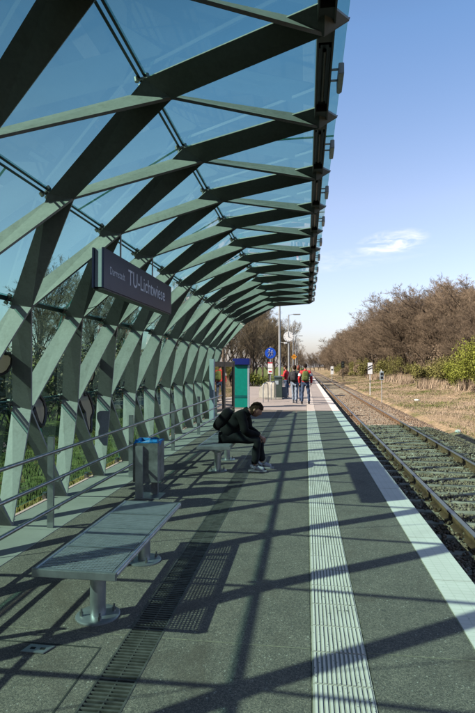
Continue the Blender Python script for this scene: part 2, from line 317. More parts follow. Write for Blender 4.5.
# ------------------------------------------------------------------ mesh builder
class MB:
    def __init__(s): s.v = []; s.f = []
    def add(s, vs, fs):
        k = len(s.v); s.v += [tuple(x) for x in vs]; s.f += [tuple(i + k for i in f) for f in fs]; return s
    def box(s, c, d, rz=0., R=None):
        c = Vector(c); h = Vector(d) / 2
        R = R or Matrix.Rotation(rz, 3, 'Z')
        vs = [c + R @ Vector((x * h.x, y * h.y, z * h.z)) for x in (-1, 1) for y in (-1, 1) for z in (-1, 1)]
        return s.add(vs, [(0, 1, 3, 2), (4, 6, 7, 5), (0, 4, 5, 1), (2, 3, 7, 6), (0, 2, 6, 4), (1, 5, 7, 3)])
    def bbox(s, x0, x1, y0, y1, z0, z1): return s.box(((x0 + x1) / 2, (y0 + y1) / 2, (z0 + z1) / 2), (x1 - x0, y1 - y0, z1 - z0))
    def bar(s, p, q, w, h, upv=(0, 0, 1)):
        p = Vector(p); q = Vector(q); d = (q - p); L = d.length; d.normalize(); u = Vector(upv)
        if abs(d.dot(u)) > .98: u = Vector((0, 1, 0))
        sd = d.cross(u).normalized(); u = sd.cross(d)
        return s.box((p + q) / 2, (w, L, h), R=Matrix((sd, d, u)).transposed())
    def tube(s, pts, r, n=8, caps=True):
        pts = [Vector(p) for p in pts]; rs = r if isinstance(r, (list, tuple)) else [r] * len(pts); vs = []; fs = []
        prev = None
        for i, p in enumerate(pts):
            d = (pts[min(i + 1, len(pts) - 1)] - pts[max(i - 1, 0)]).normalized()
            if prev is None:
                u = Vector((0, 0, 1)) if abs(d.z) < .9 else Vector((1, 0, 0))
                u = (u - d * u.dot(d)).normalized()
            else: u = (prev - d * prev.dot(d)).normalized()
            prev = u; v = d.cross(u)
            for k in range(n):
                a = 2 * PI * k / n; vs.append(p + (u * math.cos(a) + v * math.sin(a)) * rs[i])
        for i in range(len(pts) - 1):
            for k in range(n):
                a = i * n + k; b = i * n + (k + 1) % n; fs.append((a, b, b + n, a + n))
        if caps: fs.append(tuple(range(n))[::-1]); fs.append(tuple(range((len(pts) - 1) * n, len(pts) * n)))
        return s.add(vs, fs)
    def cyl(s, c, r, h, n=20, axis='Z'):
        c = Vector(c); a = {'Z': Vector((0, 0, 1)), 'X': Vector((1, 0, 0)), 'Y': Vector((0, 1, 0))}[axis]
        return s.tube([c - a * h / 2, c + a * h / 2], r, n)
    def lathe(s, prof, n=20, c=(0, 0, 0)):
        vs = []; fs = []
        for (r, z) in prof:
            for k in range(n):
                a = 2 * PI * k / n; vs.append((c[0] + r * math.cos(a), c[1] + r * math.sin(a), c[2] + z))
        for i in range(len(prof) - 1):
            for k in range(n):
                a = i * n + k; b = i * n + (k + 1) % n; fs.append((a, b, b + n, a + n))
        fs.append(tuple(range(n))[::-1]); fs.append(tuple(range((len(prof) - 1) * n, len(prof) * n))); return s.add(vs, fs)
    def prism(s, poly, nrm, t):
        """poly: 3-D points, thickened by t about its plane"""
        nrm = Vector(nrm).normalized() * (t / 2); n = len(poly)
        vs = [Vector(p) + nrm for p in poly] + [Vector(p) - nrm for p in poly]
        fs = [tuple(range(n)), tuple(range(n, 2 * n))[::-1]] + [((i + 1) % n, i, i + n, (i + 1) % n + n) for i in range(n)]
        return s.add(vs, fs)
    def ellipsoid(s, c, r, n=16, mth=10, fn=None, R=None):
        vs = []; fs = []; c = Vector(c)
        for i in range(mth + 1):
            th = PI * i / mth
            for k in range(n):
                ph = 2 * PI * k / n; p = Vector((math.sin(th) * math.cos(ph), math.sin(th) * math.sin(ph), math.cos(th)))
                if fn: p = fn(p)
                p = Vector((p.x * r[0], p.y * r[1], p.z * r[2]))
                if R: p = R @ p
                vs.append(c + p)
        for i in range(mth):
            for k in range(n):
                a = i * n + k; b = i * n + (k + 1) % n; fs.append((a, a + n, b + n, b))
        return s.add(vs, fs)
    def build(s, name, mat, parent=None, smooth=False, bevel=0., local=False, mats=None, fmat=None):
        me = bpy.data.meshes.new(name); off = Vector((0, 0, 0))
        if parent is not None and not local: off = world_of(parent)
        me.from_pydata([Vector(v) - off for v in s.v], [], s.f)
        for mm in (mats or [mat]): me.materials.append(mm)
        if fmat is not None: me.polygons.foreach_set('material_index', fmat)
        bm = bmesh.new(); bm.from_mesh(me); bmesh.ops.recalc_face_normals(bm, faces=bm.faces)
        if bevel: bmesh.ops.bevel(bm, geom=[e for e in bm.edges if e.calc_length() > bevel * 2.5], offset=bevel, segments=2, affect='EDGES', clamp_overlap=True)
        bm.to_mesh(me); bm.free(); me.update()
        if smooth:
            me.polygons.foreach_set('use_smooth', [True] * len(me.polygons))
            try: me.set_sharp_from_angle(angle=math.radians(40))
            except Exception: pass
        o = bpy.data.objects.new(name, me); COL.objects.link(o)
        if parent is not None: o.parent = parent
        return o
def world_of(o):
    v = Vector((0, 0, 0))
    while o is not None: v += o.location; o = o.parent
    return v
def tag(o, label=None, cat=None, group=None, kind=None):
    if label: o['label'] = label
    if cat: o['category'] = cat
    if group: o['group'] = group
    if kind: o['kind'] = kind
    return o
def empty(name, loc, label, cat, group=None, rz=0.):
    o = bpy.data.objects.new(name, None); COL.objects.link(o); o.location = loc; o.rotation_euler = (0, 0, rz); o.empty_display_size = .1
    return tag(o, label, cat, group)
def copy_tree(o, loc=None, rz=None, label=None, group=None, parent=None):
    c = o.copy(); COL.objects.link(c)
    if parent is not None: c.parent = parent
    if loc is not None: c.location = loc
    if rz is not None: c.rotation_euler = (0, 0, rz)
    if label: c['label'] = label
    if group: c['group'] = group
    for ch in [x for x in o.children]: copy_tree(ch, parent=c)
    return c
def npmesh(name, V, Fq, mat, parent=None):
    me = bpy.data.meshes.new(name); V = np.asarray(V, np.float32); Fq = np.asarray(Fq, np.int32); n = Fq.shape[1]
    me.vertices.add(len(V)); me.vertices.foreach_set('co', V.ravel()); me.loops.add(Fq.size); me.loops.foreach_set('vertex_index', Fq.ravel())
    me.polygons.add(len(Fq)); me.polygons.foreach_set('loop_start', np.arange(0, Fq.size, n, dtype=np.int32))
    me.polygons.foreach_set('loop_total', np.full(len(Fq), n, np.int32)); me.update(calc_edges=True); me.validate(); me.materials.append(mat)
    o = bpy.data.objects.new(name, me); COL.objects.link(o)
    if parent is not None: o.parent = parent
    return o

# ------------------------------------------------------------------ ground, platform, track bed
def lump(x, y): return (math.sin(x * .7 + y * .31) + math.sin(y * .53 - x * .23 + 1.3) + math.sin(x * 1.9 + y * 1.3)) / 3
def gh(x, y):
    if x < -3.1:
        d = -3.1 - x; h = -.13 - .02 * min(d, 4) + .05 * lump(x, y) * min(1, d)
        if d > 8: h += .05 * (d - 8) if d < 40 else 1.6
        return h
    if x < 5.0: return -.95
    pts = [(5.0, -.95), (5.5, -.74), (7, -.62), (10, -.45), (13, -.1), (18, .8), (30, 2.2), (80, 6), (900, 8)]
    for (a, b), (c, d) in zip(pts, pts[1:]):
        if x <= c: return b + (d - b) * (x - a) / (c - a) + (.09 * lump(x, y) if x > 6 else 0)
    return 8
xs = [-900, -300, -120, -70, -50, -40, -32, -26, -22] + [-18 + i for i in range(15)] + [-3.5, -3.12, -3.09, 1.2, 4.99, 5.0, 5.5, 6, 6.6, 7.3] + [8 + i * .8 for i in range(20)] + [26, 30, 36, 45, 60, 80, 120, 300, 900]
ys = [-300, -100, -50, -30, -20] + [-12 + i * 1.5 for i in range(60)] + [80 + i * 6 for i in range(30)] + [300, 400, 600, 1200]
mb = MB(); mb.v = [(x, y, gh(x, y)) for y in ys for x in xs]; nx = len(xs)
mb.f = [(j * nx + i, j * nx + i + 1, (j + 1) * nx + i + 1, (j + 1) * nx + i) for j in range(len(ys) - 1) for i in range(nx - 1)]
tag(mb.build('ground', M['ground'], smooth=True), kind='structure')

PY0, PY1 = -9., 110.
PAVE = 19.55
GX0, GX1 = -1.10, -.88              # drain channel
tag(MB().bbox(-3.24, 1.235, PY0, PY1, -.93, -.16).build('platform_base', M['darkwall']), kind='structure')
mb = MB(); mb.bbox(-2.505, GX0, PY0, PAVE, -.16, 0); mb.bbox(GX1, .02, PY0, PAVE, -.16, 0); mb.bbox(.345, .965, PY0, PAVE, -.16, 0)
tag(mb.build('platform_surface', M['asphalt']), kind='structure')
mb = MB(); mb.bbox(-2.505, .02, PAVE, PY1, -.16, 0); mb.bbox(.345, .965, PAVE, PY1, -.16, 0)
tag(mb.build('platform_paving', M['paving']), kind='structure')
tag(MB().bbox(-3.235, -2.51, PY0, 19.9, -.155, .004).build('kerb_walkway', M['walkway']), kind='structure')
tag(MB().bbox(-2.5095, -2.5052, PY0, 19.9, -.15, -.004).build('kerb_seam', M['seam']), kind='structure')
tag(MB().bbox(GX0 + .001, GX1 - .001, PY0, PAVE - .001, -.16, -.10).build('drain_channel', M['black']), kind='structure')
# side path leading away to the left
mb = MB(); mb.bbox(-9.5, -2.52, 21.2, 60, -.16, -.004); mb.bbox(-16, -9.5, 24, 32, -.16, -.02)
tag(mb.build('path', M['paving']), kind='structure')
# tactile guide strip : 30 cm slabs with ribs
mb = MB()
yy = PY0
while yy < PY1 - .3:
    e = .0035
    mb.bbox(.03, .335, yy + e, yy + .30 - e, -.1, .003)
    if yy < 45:
        for i in range(12): xx = .046 + i * .0248; mb.bbox(xx - .0062, xx + .0062, yy + e + .004, yy + .30 - e - .004, .0032, .0085)
    yy += .30
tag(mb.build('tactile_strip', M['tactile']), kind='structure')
tag(MB().bbox(.0205, .3445, PY0, PY1, -.15, -.003).build('tactile_bedding', M['joint']), kind='structure')
# white edge slabs
mb = MB(); yy = PY0 + .13
while yy < PY1 - 1:
    mb.bbox(.972, 1.265, yy + .002, yy + .998, -.16, .003); yy += 1.0
tag(mb.build('platform_edge_strip', M['edge'], bevel=.004), kind='structure')
mb = MB()
for y in [-5.5, 3.03, 12.5]: mb.bbox(-2.5, -1.105, y, y + .008, -.01, .0012); mb.bbox(-.875, .018, y, y + .008, -.01, .0012); mb.bbox(.35, .965, y, y + .008, -.01, .0012)
mb.bbox(.9655, .9715, PY0, PY1, -.01, .001)
tag(mb.build('joints', M['joint']), kind='structure')
mb = MB(); mb.bbox(-1.205, -1.195, 1.2, 2.88, -.01, .002); mb.bbox(-1.95, -1.195, 2.872, 2.882, -.01, .0022); mb.bbox(-1.9, -1.893, 4.0, 12.5, -.01, .002)
tag(mb.build('cover_seam', M['seam']), kind='structure')

# metal lifting plate of the access cover
t = empty('lifting_plate', (-1.56, 2.81, 0), 'small metal lifting plate with two slots, set in the asphalt at lower left', 'cover plate')
mb = MB(); mb.prism([(-1.64, 2.77, .006), (-1.50, 2.77, .006), (-1.47, 2.85, .006), (-1.62, 2.85, .006)], (0, 0, 1), .006); mb.build('plate', M['galv'], t)
MB().bbox(-1.60, -1.57, 2.80, 2.82, .009, .0105).build('slot', M['black'], t); MB().bbox(-1.54, -1.51, 2.80, 2.82, .009, .0105).build('slot', M['black'], t)

# drain grate: bars across
t = empty('drainage_grate', (-.99, 5, 0), 'long dark slotted drain grate running along the platform beside the benches', 'drain grate')
mb = MB(); y = PY0 + .02
while y < PAVE - .03:
    mb.bbox(GX0 + .012, GX1 - .012, y, y + .013, -.025, .001); y += .030 if y < 9 else .045
mb.build('grating', M['grate'], t)
mb = MB(); mb.bbox(GX0, GX0 + .012, PY0, PAVE - .01, -.03, .0025); mb.bbox(GX1 - .012, GX1, PY0, PAVE - .01, -.03, .0025)
mb.bbox(-.994, -.986, PY0, PAVE - .01, -.028, -.001); mb.build('frame', M['grate'], t)

# ------------------------------------------------------------------ railway
ZR = -.43
mb = MB(); mb.v = []
prof = [(1.20, -.625), (4.15, -.625), (4.5, -.625), (5.6, -.98)]
mb.v = [(x, y, z) for y in (-40, 400) for (x, z) in prof]; mb.f = [(i, i + 1, i + 5, i + 4) for i in range(3)]
tag(mb.build('ballast_bed', M['ballast']), kind='structure')
trk = empty('railway_track', (2.825, 10, -.6), 'single railway track with rusty rails on concrete sleepers beside the platform', 'railway track')
def rail(x):
    mb = MB(); y0, y1 = -30, 380
    sec = [(-.07, 0), (.07, 0), (.07, .012), (.010, .03), (.010, .115), (.035, .125), (.036, .155), (.028, .16), (-.028, .16), (-.036, .155), (-.035, .125), (-.010, .115), (-.010, .03), (-.07, .012)]
    n = len(sec); mb.v = [(x + a, y, ZR - .16 + b) for y in (y0, y1) for a, b in sec]
    mb.f = [(i, (i + 1) % n, (i + 1) % n + n, i + n) for i in range(n)]; mb.build('rail', M['rail'], trk)
rail(2.07); rail(3.58)
SLP = [1.0 + .6 * i for i in range(-3, 200)]
def sleeper_into(mb, y):
    x0, x1 = 1.53, 4.12; zt = -.566
    mb.add([(x0, y - .14, -.8), (x1, y - .14, -.8), (x1, y + .14, -.8), (x0, y + .14, -.8), (x0 + .03, y - .085, zt), (x1 - .03, y - .085, zt), (x1 - .03, y + .085, zt), (x0 + .03, y + .085, zt)],
           [(0, 3, 2, 1), (4, 5, 6, 7), (0, 1, 5, 4), (1, 2, 6, 5), (2, 3, 7, 6), (3, 0, 4, 7)])
rest = MB(); nsl = 0
for y in SLP:
    if 2.5 < y and nsl < 96:
        mb = MB(); sleeper_into(mb, y)
        if nsl == 0: s0 = mb.build('sleeper', M['sleeper'], trk, bevel=.012); ys0 = y
        else: c = s0.copy(); COL.objects.link(c); c.location = s0.location + Vector((0, y - ys0, random.uniform(-.004, .006)))
        nsl += 1
    else: sleeper_into(rest, y)
tag(rest.build('sleepers', M['sleeper'], trk), kind='stuff')
mb = MB()
for y in SLP:
    if y > 40: break
    for x in (2.07, 3.58):
        for sgn in (-1, 1):
            mb.box((x + sgn * .095, y, ZR - .135), (.06, .12, .03)); mb.cyl((x + sgn * .10, y, ZR - .11), .018, .04, 6)
tag(mb.build('rail_clips', M['rail'], trk), kind='stuff')
# ballast stones
def make_stones(n, x0, x1, y0, y1, size, zf):
    phi = (1 + 5 ** .5) / 2
    base = np.array([(0, 0, 1), (.9, 0, .1), (0, .9, .05), (-.9, .05, 0), (0, -.9, .1), (.05, 0, -1), (.6, .6, .5), (-.55, -.6, .4)], float)
    faces = np.array([(0, 1, 6), (0, 6, 2), (0, 2, 3), (0, 3, 7), (0, 7, 4), (0, 4, 1), (6, 1, 2), (7, 3, 4), (5, 2, 1), (5, 3, 2), (5, 4, 3), (5, 1, 4)])
    # depth-biased density: y sampled so near is denser
    u = RNG.random(n); y = y0 * (y1 / y0) ** u if y0 > 0 else y0 + u * (y1 - y0)
    x = x0 + (x1 - x0) * RNG.random(n); z = np.array([zf(a, b) for a, b in zip(x, y)])
    ok = z > -5; x, y, z = x[ok], y[ok], z[ok]; n = len(x)
    sz = size * (0.6 + .8 * RNG.random((n, 1, 1))) * (1 + np.clip(y - 12, 0, 60)[:, None, None] * .02)
    A = RNG.normal(size=(n, 3, 3)); Q, _ = np.linalg.qr(A)
    B = base[None] * (.7 + .6 * RNG.random((n, 8, 1)))
    V = np.einsum('nij,nkj->nki', Q, B) * sz + np.stack([x, y, z], 1)[:, None, :]
    Fc = faces[None] + (np.arange(n) * 8)[:, None, None]
    return V.reshape(-1, 3), Fc.reshape(-1, 3)
def zball(x, y):
    k = (y - 1.0) / .6; fr = abs(k - round(k)) * .6
    base = -.608 if x < 4.5 else -.608 - .38 * (x - 4.5) / 1.1
    if 1.5 < x < 4.15 and fr < .105: return -9 if random.random() < .965 else -.552
    if abs(x - 2.07) < .09 or abs(x - 3.58) < .09: return -9
    return base + random.uniform(-.02, .03)
V, Fc = make_stones(120000, 1.24, 5.7, 3.6, 42, .026, zball)
tag(npmesh('ballast_stones', V, Fc, M['stones']), 'grey and rusty crushed stone around the sleepers', kind='stuff')
t = empty('track_cover', (2.6, 40, -.56), 'dark flat cover plate lying between the rails in the distance', 'cover plate')
MB().bbox(2.25, 2.95, 39.4, 40.5, -.58, -.53).build('plate', M['blackp'], t, bevel=.01)
MB().bbox(2.45, 2.75, 39.8, 40.1, -.53, -.50).build('grip', M['blackp'], t)

# ------------------------------------------------------------------ the canopy
Yk0, Q = 4.94, .6075
ROW = {'E': (-3.02, 0.0), 'D': (-3.17, 1.15), 'C': (-2.83, 2.27), 'B': (-2.08, 3.18), 'A': (-1.0, 3.70), 'F': (.12, 3.69)}
OFF = {'E': (-.18, 0.0), 'D': (-.235, .05), 'C': (-.21, .065), 'B': (-.225, .04), 'A': (-.19, .12), 'F': (-.02, .12)}
GL = {'E': (-3.25, .05), 'D': (-3.45, 1.22), 'C': (-3.09, 2.37), 'B': (-2.35, 3.26), 'A': (-1.235, 3.87), 'F': (.272, 3.885)}
# fold of the plates: how far the outer edge of a plate leans along the platform, at its lower and its upper row
LEAN = {'ED': (0, .0), 'DC': (0, .02), 'CB': (.02, .05), 'BA': (.05, .09), 'AF': (.11, .16)}
ORDER = 'EDCBAF'; PAR = {'E': 0, 'D': 1, 'C': 0, 'B': 1, 'A': 0, 'F': 1}
KMIN, KMAX = -14, 21
def yk(k): return Yk0 + Q * k
def nin(r, k): return Vector((ROW[r][0], yk(k), ROW[r][1]))
def nout(r, k): return Vector((ROW[r][0] + OFF[r][0], yk(k), ROW[r][1] + OFF[r][1]))
can = empty('station_canopy', (-3.02, Yk0, 0), 'long curved platform canopy of folded grey-green steel plates under blue tinted glass', 'canopy')
def cam_uv(p):
    d = Vector(p) - Vector((0, 0, 1.65)); z = d.dot(fw)
    if z < .2: return None
    return d.dot(rt) / z * 507 + 237.5, 356.5 - d.dot(up) / z * 507
plates = []
for a, b in zip(ORDER, ORDER[1:]):
    for k in range(KMIN, KMAX + 1):
        if (k % 2) != PAR[a]: continue
        for dk in (-1, 1):
            k2 = k + dk
            if k2 < KMIN or k2 > KMAX: continue
            if b == 'F' and (k2 > 19): continue
            if a == 'A' and k > 20: continue
            if a in 'EC' and k > 20: continue
            pa, oa, pb, ob = nin(a, k), nout(a, k), nin(b, k2), nout(b, k2)
            la, lb = LEAN[a + b]; oa = oa + Vector((0, dk * la, 0)); ob = ob + Vector((0, dk * lb, 0))
            if b == 'F':
                oa = pa + (Vector((-.10, dk * la, .095)) if dk > 0 else Vector((-.19, -.09, .12))); tip = Vector((.27, yk(k2), 3.775)); ob = Vector((.12, yk(k2) + (lb * .7 if dk > 0 else -.155), 3.825 if dk > 0 else 3.795)); poly = [pa, pb, tip, ob, oa]
                nn = (pb - oa).cross(ob - pa)
            else:
                poly = [pa, pb, ob, oa]; nn = (pb - oa).cross(ob - pa)
            c = (pa + pb) / 2; uv = cam_uv(c); size = 0
            if uv and -60 < uv[0] < 520 and -60 < uv[1] < 760: size = 1 / max(1, (c - Vector((0, 0, 1.65))).length)
            else: size = -(c - Vector((0, 4, 1.65))).length
            plates.append((size, a + b, poly, nn))
plates.sort(key=lambda t: -t[0])
rest = MB()
for i, (sz, nm, poly, nn) in enumerate(plates):
    if i < 98: MB().prism(poly, nn, .022).build('steel_plate', M['steel'], can)
    else: rest.prism(poly, nn, .022)
tag(rest.build('steel_plates', M['steel'], can), kind='stuff')
# glass panes between the node rows, 6 cm outside the plates
GO = {r: Vector((GL[r][0], 0, GL[r][1])) for r in ORDER}
for a, b in zip(ORDER, ORDER[1:]):
    A, B = GO[a].copy(), GO[b].copy()
    d = (B - A).normalized(); nrm = Vector((-d.z, 0, d.x))
    A2 = A + d * .014; B2 = B - d * (.014 if b != 'F' else 0)
    ph = 0 if a in 'BA' else 2
    cuts = [k for k in range(KMIN, KMAX + 1) if (k - ph) % 4 == 0]
    if cuts[0] > KMIN: cuts = [KMIN] + cuts
    if cuts[-1] < KMAX: cuts.append(KMAX)
    if b == 'F': cuts[-1] = 20
    cuts = sorted(set(cuts))
    for k0, k1 in zip(cuts, cuts[1:]):
        y0, y1 = yk(k0) + .003, yk(k1) - .003; th = .016
        vs = [A2 + Vector((0, y0, 0)), A2 + Vector((0, y1, 0)), B2 + Vector((0, y1, 0)), B2 + Vector((0, y0, 0))]
        mb = MB(); mb.prism(vs, nrm, th)
        fm = [0, 0, 1, 1, 1, 1]
        o = mb.build('glass_pane', None, can, mats=[M['glass'], M['glass_edge']], fmat=fm)
for r in 'DCBA':
    i = ORDER.index(r); d = (GO[ORDER[i + 1]] - GO[ORDER[i - 1]]).normalized(); nrm = Vector((-d.z, 0, d.x)); c = GO[r] + nrm * .03
    ya, yb = yk(KMIN), yk(KMAX) - .62
    def strip(o0, o1, off, t): p = c + nrm * off; return MB().prism([p + d * o0 + Vector((0, ya, 0)), p + d * o0 + Vector((0, yb, 0)), p + d * o1 + Vector((0, yb, 0)), p + d * o1 + Vector((0, ya, 0))], nrm, t)
    js = strip(-.03, .03, 0, .010).build('joint_strip', None, can, mats=[M['glass'], M['glass_edge']], fmat=[0, 0, 1, 1, 1, 1])
    for q0, q1 in (((-.031, -.013), (.013, .031)) if r != 'C' else ((-.025, .025),)): strip(q0, q1, -.042, .012).build('rubber_seal', M['seal'], js)
# clamps that hold the glass at the nodes
def clamp(r, k, b_dir, nrm):
    g = GO[r] + Vector((0, yk(k), 0)); p = nout(r, k); mb = MB()
    mb.tube([p - (g - p) * .4, g - nrm * .02], .014, 6); mb.box(g - nrm * .035, (.04, .06, .03))
    for sy in (-1, 1):
        q = g - nrm * .03 + Vector((0, sy * .05, 0)); mb.bar(g - nrm * .035, q, .016, .016)
        for sd in (-1, 1):
            e = q + b_dir * sd * .042; mb.bar(q, e, .014, .014); mb.tube([e - nrm * .012, e + nrm * .022], .019, 8)
    return mb
for r in 'DCBA':
    i = ORDER.index(r); d = (Vector((GO[ORDER[i + 1]].x - GO[ORDER[i - 1]].x, 0, GO[ORDER[i + 1]].z - GO[ORDER[i - 1]].z))).normalized(); nrm = Vector((-d.z, 0, d.x))
    first = None
    for k in range(-4, KMAX + 1):
        if k % 2 != PAR[r] or k > 20: continue
        if first is None: first = clamp(r, k, d, nrm).build('glass_clamp', M['fitting'], can); k00 = k
        else: c = first.copy(); COL.objects.link(c); c.location = first.location + Vector((0, Q * (k - k00), 0))
first = None
for k in range(-2, 21, 2):
    for s_ in (-.14, .14):
        x = -3.25; y = yk(k) + s_
        if first is None: mb = MB(); mb.box((x, y, .04), (.05, .05, .08)); mb.tube([(x, y, .06), (x + .07, y + .03, .05)], .014, 6); first = mb.build('glass_foot', M['fitting'], can); y00 = y
        else: c = first.copy(); COL.objects.link(c); c.location = first.location + Vector((0, y - y00, 0))
# irregular beige patches with black outlines on the inner face of low panes
def pane_mark(y, z, sc_, sd):
    rnd = random.Random(sd); A, B = (GO['D'], GO['C']) if z > 1.22 else (GO['E'], GO['D']); n = 26; pts = []
    for i in range(n):
        a = 2 * PI * i / n; rr = sc_ * (1 + .30 * math.sin(2 * a + sd) + .30 * math.sin(3 * a + 2.1 * sd) + .15 * math.sin(5 * a + sd)); zz = z + rr * math.sin(a) * 1.15; yy_ = y + rr * math.cos(a) * .8
        f = (zz - A.z) / (B.z - A.z); pts.append(Vector((A.x + (B.x - A.x) * f + .016, yy_, zz)))
    o = MB().prism(pts, (1, 0, 0), .002).build('beige_patch', M['mark_fill'], can)
    MB().tube([p + Vector((.003, 0, 0)) for p in pts] + [pts[0]], .022 * sc_ / .2, 6).build('patch_outline', M['blackp'], o)
s_ = Mat('translucent_beige').set(.8); tl_ = s_.n('ShaderNodeBsdfTranslucent'); s_.base((.42, .36, .31)); tl_.inputs[0].default_value = (.55, .46, .38, 1)
mxs = s_.n('ShaderNodeMixShader'); mxs.inputs[0].default_value = .45; s_.l(s_.p.outputs[0], mxs.inputs[1]); s_.l(tl_.outputs[0], mxs.inputs[2]); s_.l(mxs.outputs[0], s_.out.inputs[0]); M['mark_fill'] = s_.m
for y, z, sc_, sd in [(5.05, 1.68, .20, 1.), (6.05, 1.20, .25, 2.), (6.15, 1.72, .15, 4.), (7.52, 1.05, .26, 3.3), (7.6, 1.6, .13, 5.2)]: pane_mark(y, z, sc_, sd)
# eaves beam, a channel with recessed lamps
bx0, bx1 = .075, .185
mb = MB(); y0b, y1b = yk(KMIN), yk(19) + .05
mb.bbox(bx0, bx0 + .012, y0b, y1b, 3.735, 3.90); mb.bbox(bx1 - .012, bx1, y0b, y1b, 3.735, 3.90); mb.bbox(bx0 + .012, bx1 - .012, y0b, y1b, 3.80, 3.812)
mb.build('eaves_beam', M['dark_steel'], can)
for k in range(KMIN + 1, 20, 2): MB().bbox(bx0 + .012, bx1 - .012, yk(k) - .16, yk(k) + .16, 3.745, 3.80).build('beam_cover', M['dark_steel'], can)
mbt, mbb = None, None
for k in range(-6, 19, 2):
    y = yk(k) + .0
    h = MB(); h.bbox(bx0 + .016, bx1 - .016, y - .36, y + .36, 3.785, 3.799); h.bbox(bx0 + .016, bx0 + .026, y - .36, y + .36, 3.765, 3.785); h.bbox(bx1 - .026, bx1 - .016, y - .36, y + .36, 3.765, 3.785)
    ho = h.build('recessed_lamp', M['palebox'], can)
    MB().cyl(((bx0 + bx1) / 2, y, 3.772), .013, .64, 10, 'Y').build('lamp_tube', M['lamptube'], ho)
    g = MB(); g.bbox(.232, .270, y - .16, y + .10, 3.70, 3.78); g.bbox(.238, .264, y + .10, y + .15, 3.72, 3.77)
    go = g.build('spotlight_box', M['fitting'], can, bevel=.004)
    MB().bar((bx1, y - .10, 3.765), (.234, y - .10, 3.765), .012, .012).build('bracket', M['fitting'], go); MB().bar((bx1, y + .04, 3.765), (.234, y + .04, 3.765), .012, .012).build('bracket', M['fitting'], go)

# ------------------------------------------------------------------ station name sign
SX = -2.10
sg = empty('station_sign', (SX, 6.2, 2.46), 'dark blue station name board hanging from the canopy, reading Darmstadt TU-Lichtwiese', 'station sign')
y0, y1, z0, z1 = 4.93, 7.50, 2.47, 2.86
for s_, nm in ((1, 'front'), (-1, 'back')):
    x = SX + s_ * .052; MB().bbox(x - .012, x + .012, y0 - .02, y1 + .02, z0 - .012, z1 + .012).build('name_panel', M['navy'], sg, bevel=.003)
MB().bbox(SX - .039, SX + .039, y0, y1, z0, z1).build('housing', M['palebox'], sg)
MB().bbox(SX - .055, SX + .055, y0 + .002, y1 - .002, z0 - .030, z0 - .014).build('bottom_rail', M['blackp'], sg)
for y in (5.55, 6.765): mb = MB(); mb.tube([(SX, y, z1), (SX, y, 3.25)], .011, 8); mb.box((SX, y, z1 + .01), (.05, .08, .02)); mb.build('hanger_rod', M['fitting'], sg)
def text(body, x, y, z, size, sx, mat, parent, R, name='lettering', font_w=0.):
    cu = bpy.data.curves.new(name, 'FONT'); cu.body = body; cu.size = size; cu.extrude = .0015; cu.offset = font_w; cu.space_character = 1.02
    tmp = bpy.data.objects.new('tmp', cu); COL.objects.link(tmp); bpy.context.view_layer.update()
    me = bpy.data.meshes.new_from_object(tmp.evaluated_get(bpy.context.evaluated_depsgraph_get())); bpy.data.objects.remove(tmp)
    xs_ = [v.co.x for v in me.vertices]; x0_, x1_ = min(xs_), max(xs_)
    sc_ = sx / (x1_ - x0_); off = Vector((x, y, z)) - world_of(parent)
    for v in me.vertices: v.co = R @ Vector(((v.co.x - x0_) * sc_, v.co.y, v.co.z)) + off
    me.materials.clear(); me.materials.append(mat); me.name = name
    o = bpy.data.objects.new(name, me); COL.objects.link(o); o.parent = parent; return o
RX = Matrix(((0, 0, 1), (1, 0, 0), (0, 1, 0)))      # text right = +Y, up = +Z, faces +X
text('Darmstadt', SX + .066, 5.07, 2.625, .115, .44, M['letter'], sg, RX)
text('TU-Lichtwiese', SX + .066, 5.62, 2.605, .255, 1.53, M['letter'], sg, RX, font_w=.001)

# ------------------------------------------------------------------ benches
def make_bench(loc, label):
    t = empty('platform_bench', loc, label, 'bench', 'mesh benches along the platform')
    L, W, z = 1.56, .50, .435
    fr = MB(); r = .022
    for x in (-W / 2, W / 2): fr.tube([(x, -L / 2 + .01, z - .016), (x, L / 2 - .01, z - .016)], .020, 12)
    for y in (-L / 2, L / 2): fr.box((0, y, z - .022), (W + .03, .020, .050))
    fr.build('seat_frame', M['galv'], t, bevel=.008, local=True, smooth=True)
    cr = MB()
    for y in (-L / 4, 0, L / 4): cr.box((0, y, z + .0005), (W - .03, .018, .012))
    cr.box((0, 0, z - .05), (.08, L - .3, .05)); cr.build('cross_bars', M['galv'], t, local=True)
    wi = MB(); n = 20
    for i in range(n): x = -W / 2 + .025 + (W - .05) * i / (n - 1); wi.box((x, 0, z - .006), (.0070, L - .03, .005))
    ny = 62
    for i in range(ny): y = -L / 2 + .02 + (L - .04) * i / (ny - 1); wi.box((0, y, z - .0005), (W - .04, .0075, .0055))
    wi.build('seat_mesh', M['wire'], t, local=True)
    for y in (-.42, .55):
        ped = MB().lathe([(.052, .012), (.052, .255), (.060, .262), (.060, .285), (.03, .29)], 20, (0, y, 0)).build('pedestal', M['galv'], t, smooth=True, local=True)
        br = MB()
        for s_ in (-1, 1): br.bar((s_ * .02, y, .275), (s_ * .225, y, z - .03), .055, .016)
        br.box((0, y, .28), (.09, .09, .04)); br.build('arms', M['galv'], ped, local=True)
        MB().lathe([(.145, 0), (.145, .008), (.135, .014), (.05, .016)], 28, (0, y, 0)).build('base_plate', M['galv'], ped, smooth=True, local=True)
        for a in range(4):
            bo = MB(); q = (.105 * math.cos(a * PI / 2 + .5), y + .105 * math.sin(a * PI / 2 + .5)); bo.cyl((*q, .025), .013, .026, 6); bo.cyl((*q, .045), .007, .03, 6); bo.build('bolt', M['fitting'], ped, local=True)
    return t
b1 = make_bench((-1.375, 3.67, 0), 'empty mesh-topped metal bench nearest the camera, on two round pedestals')
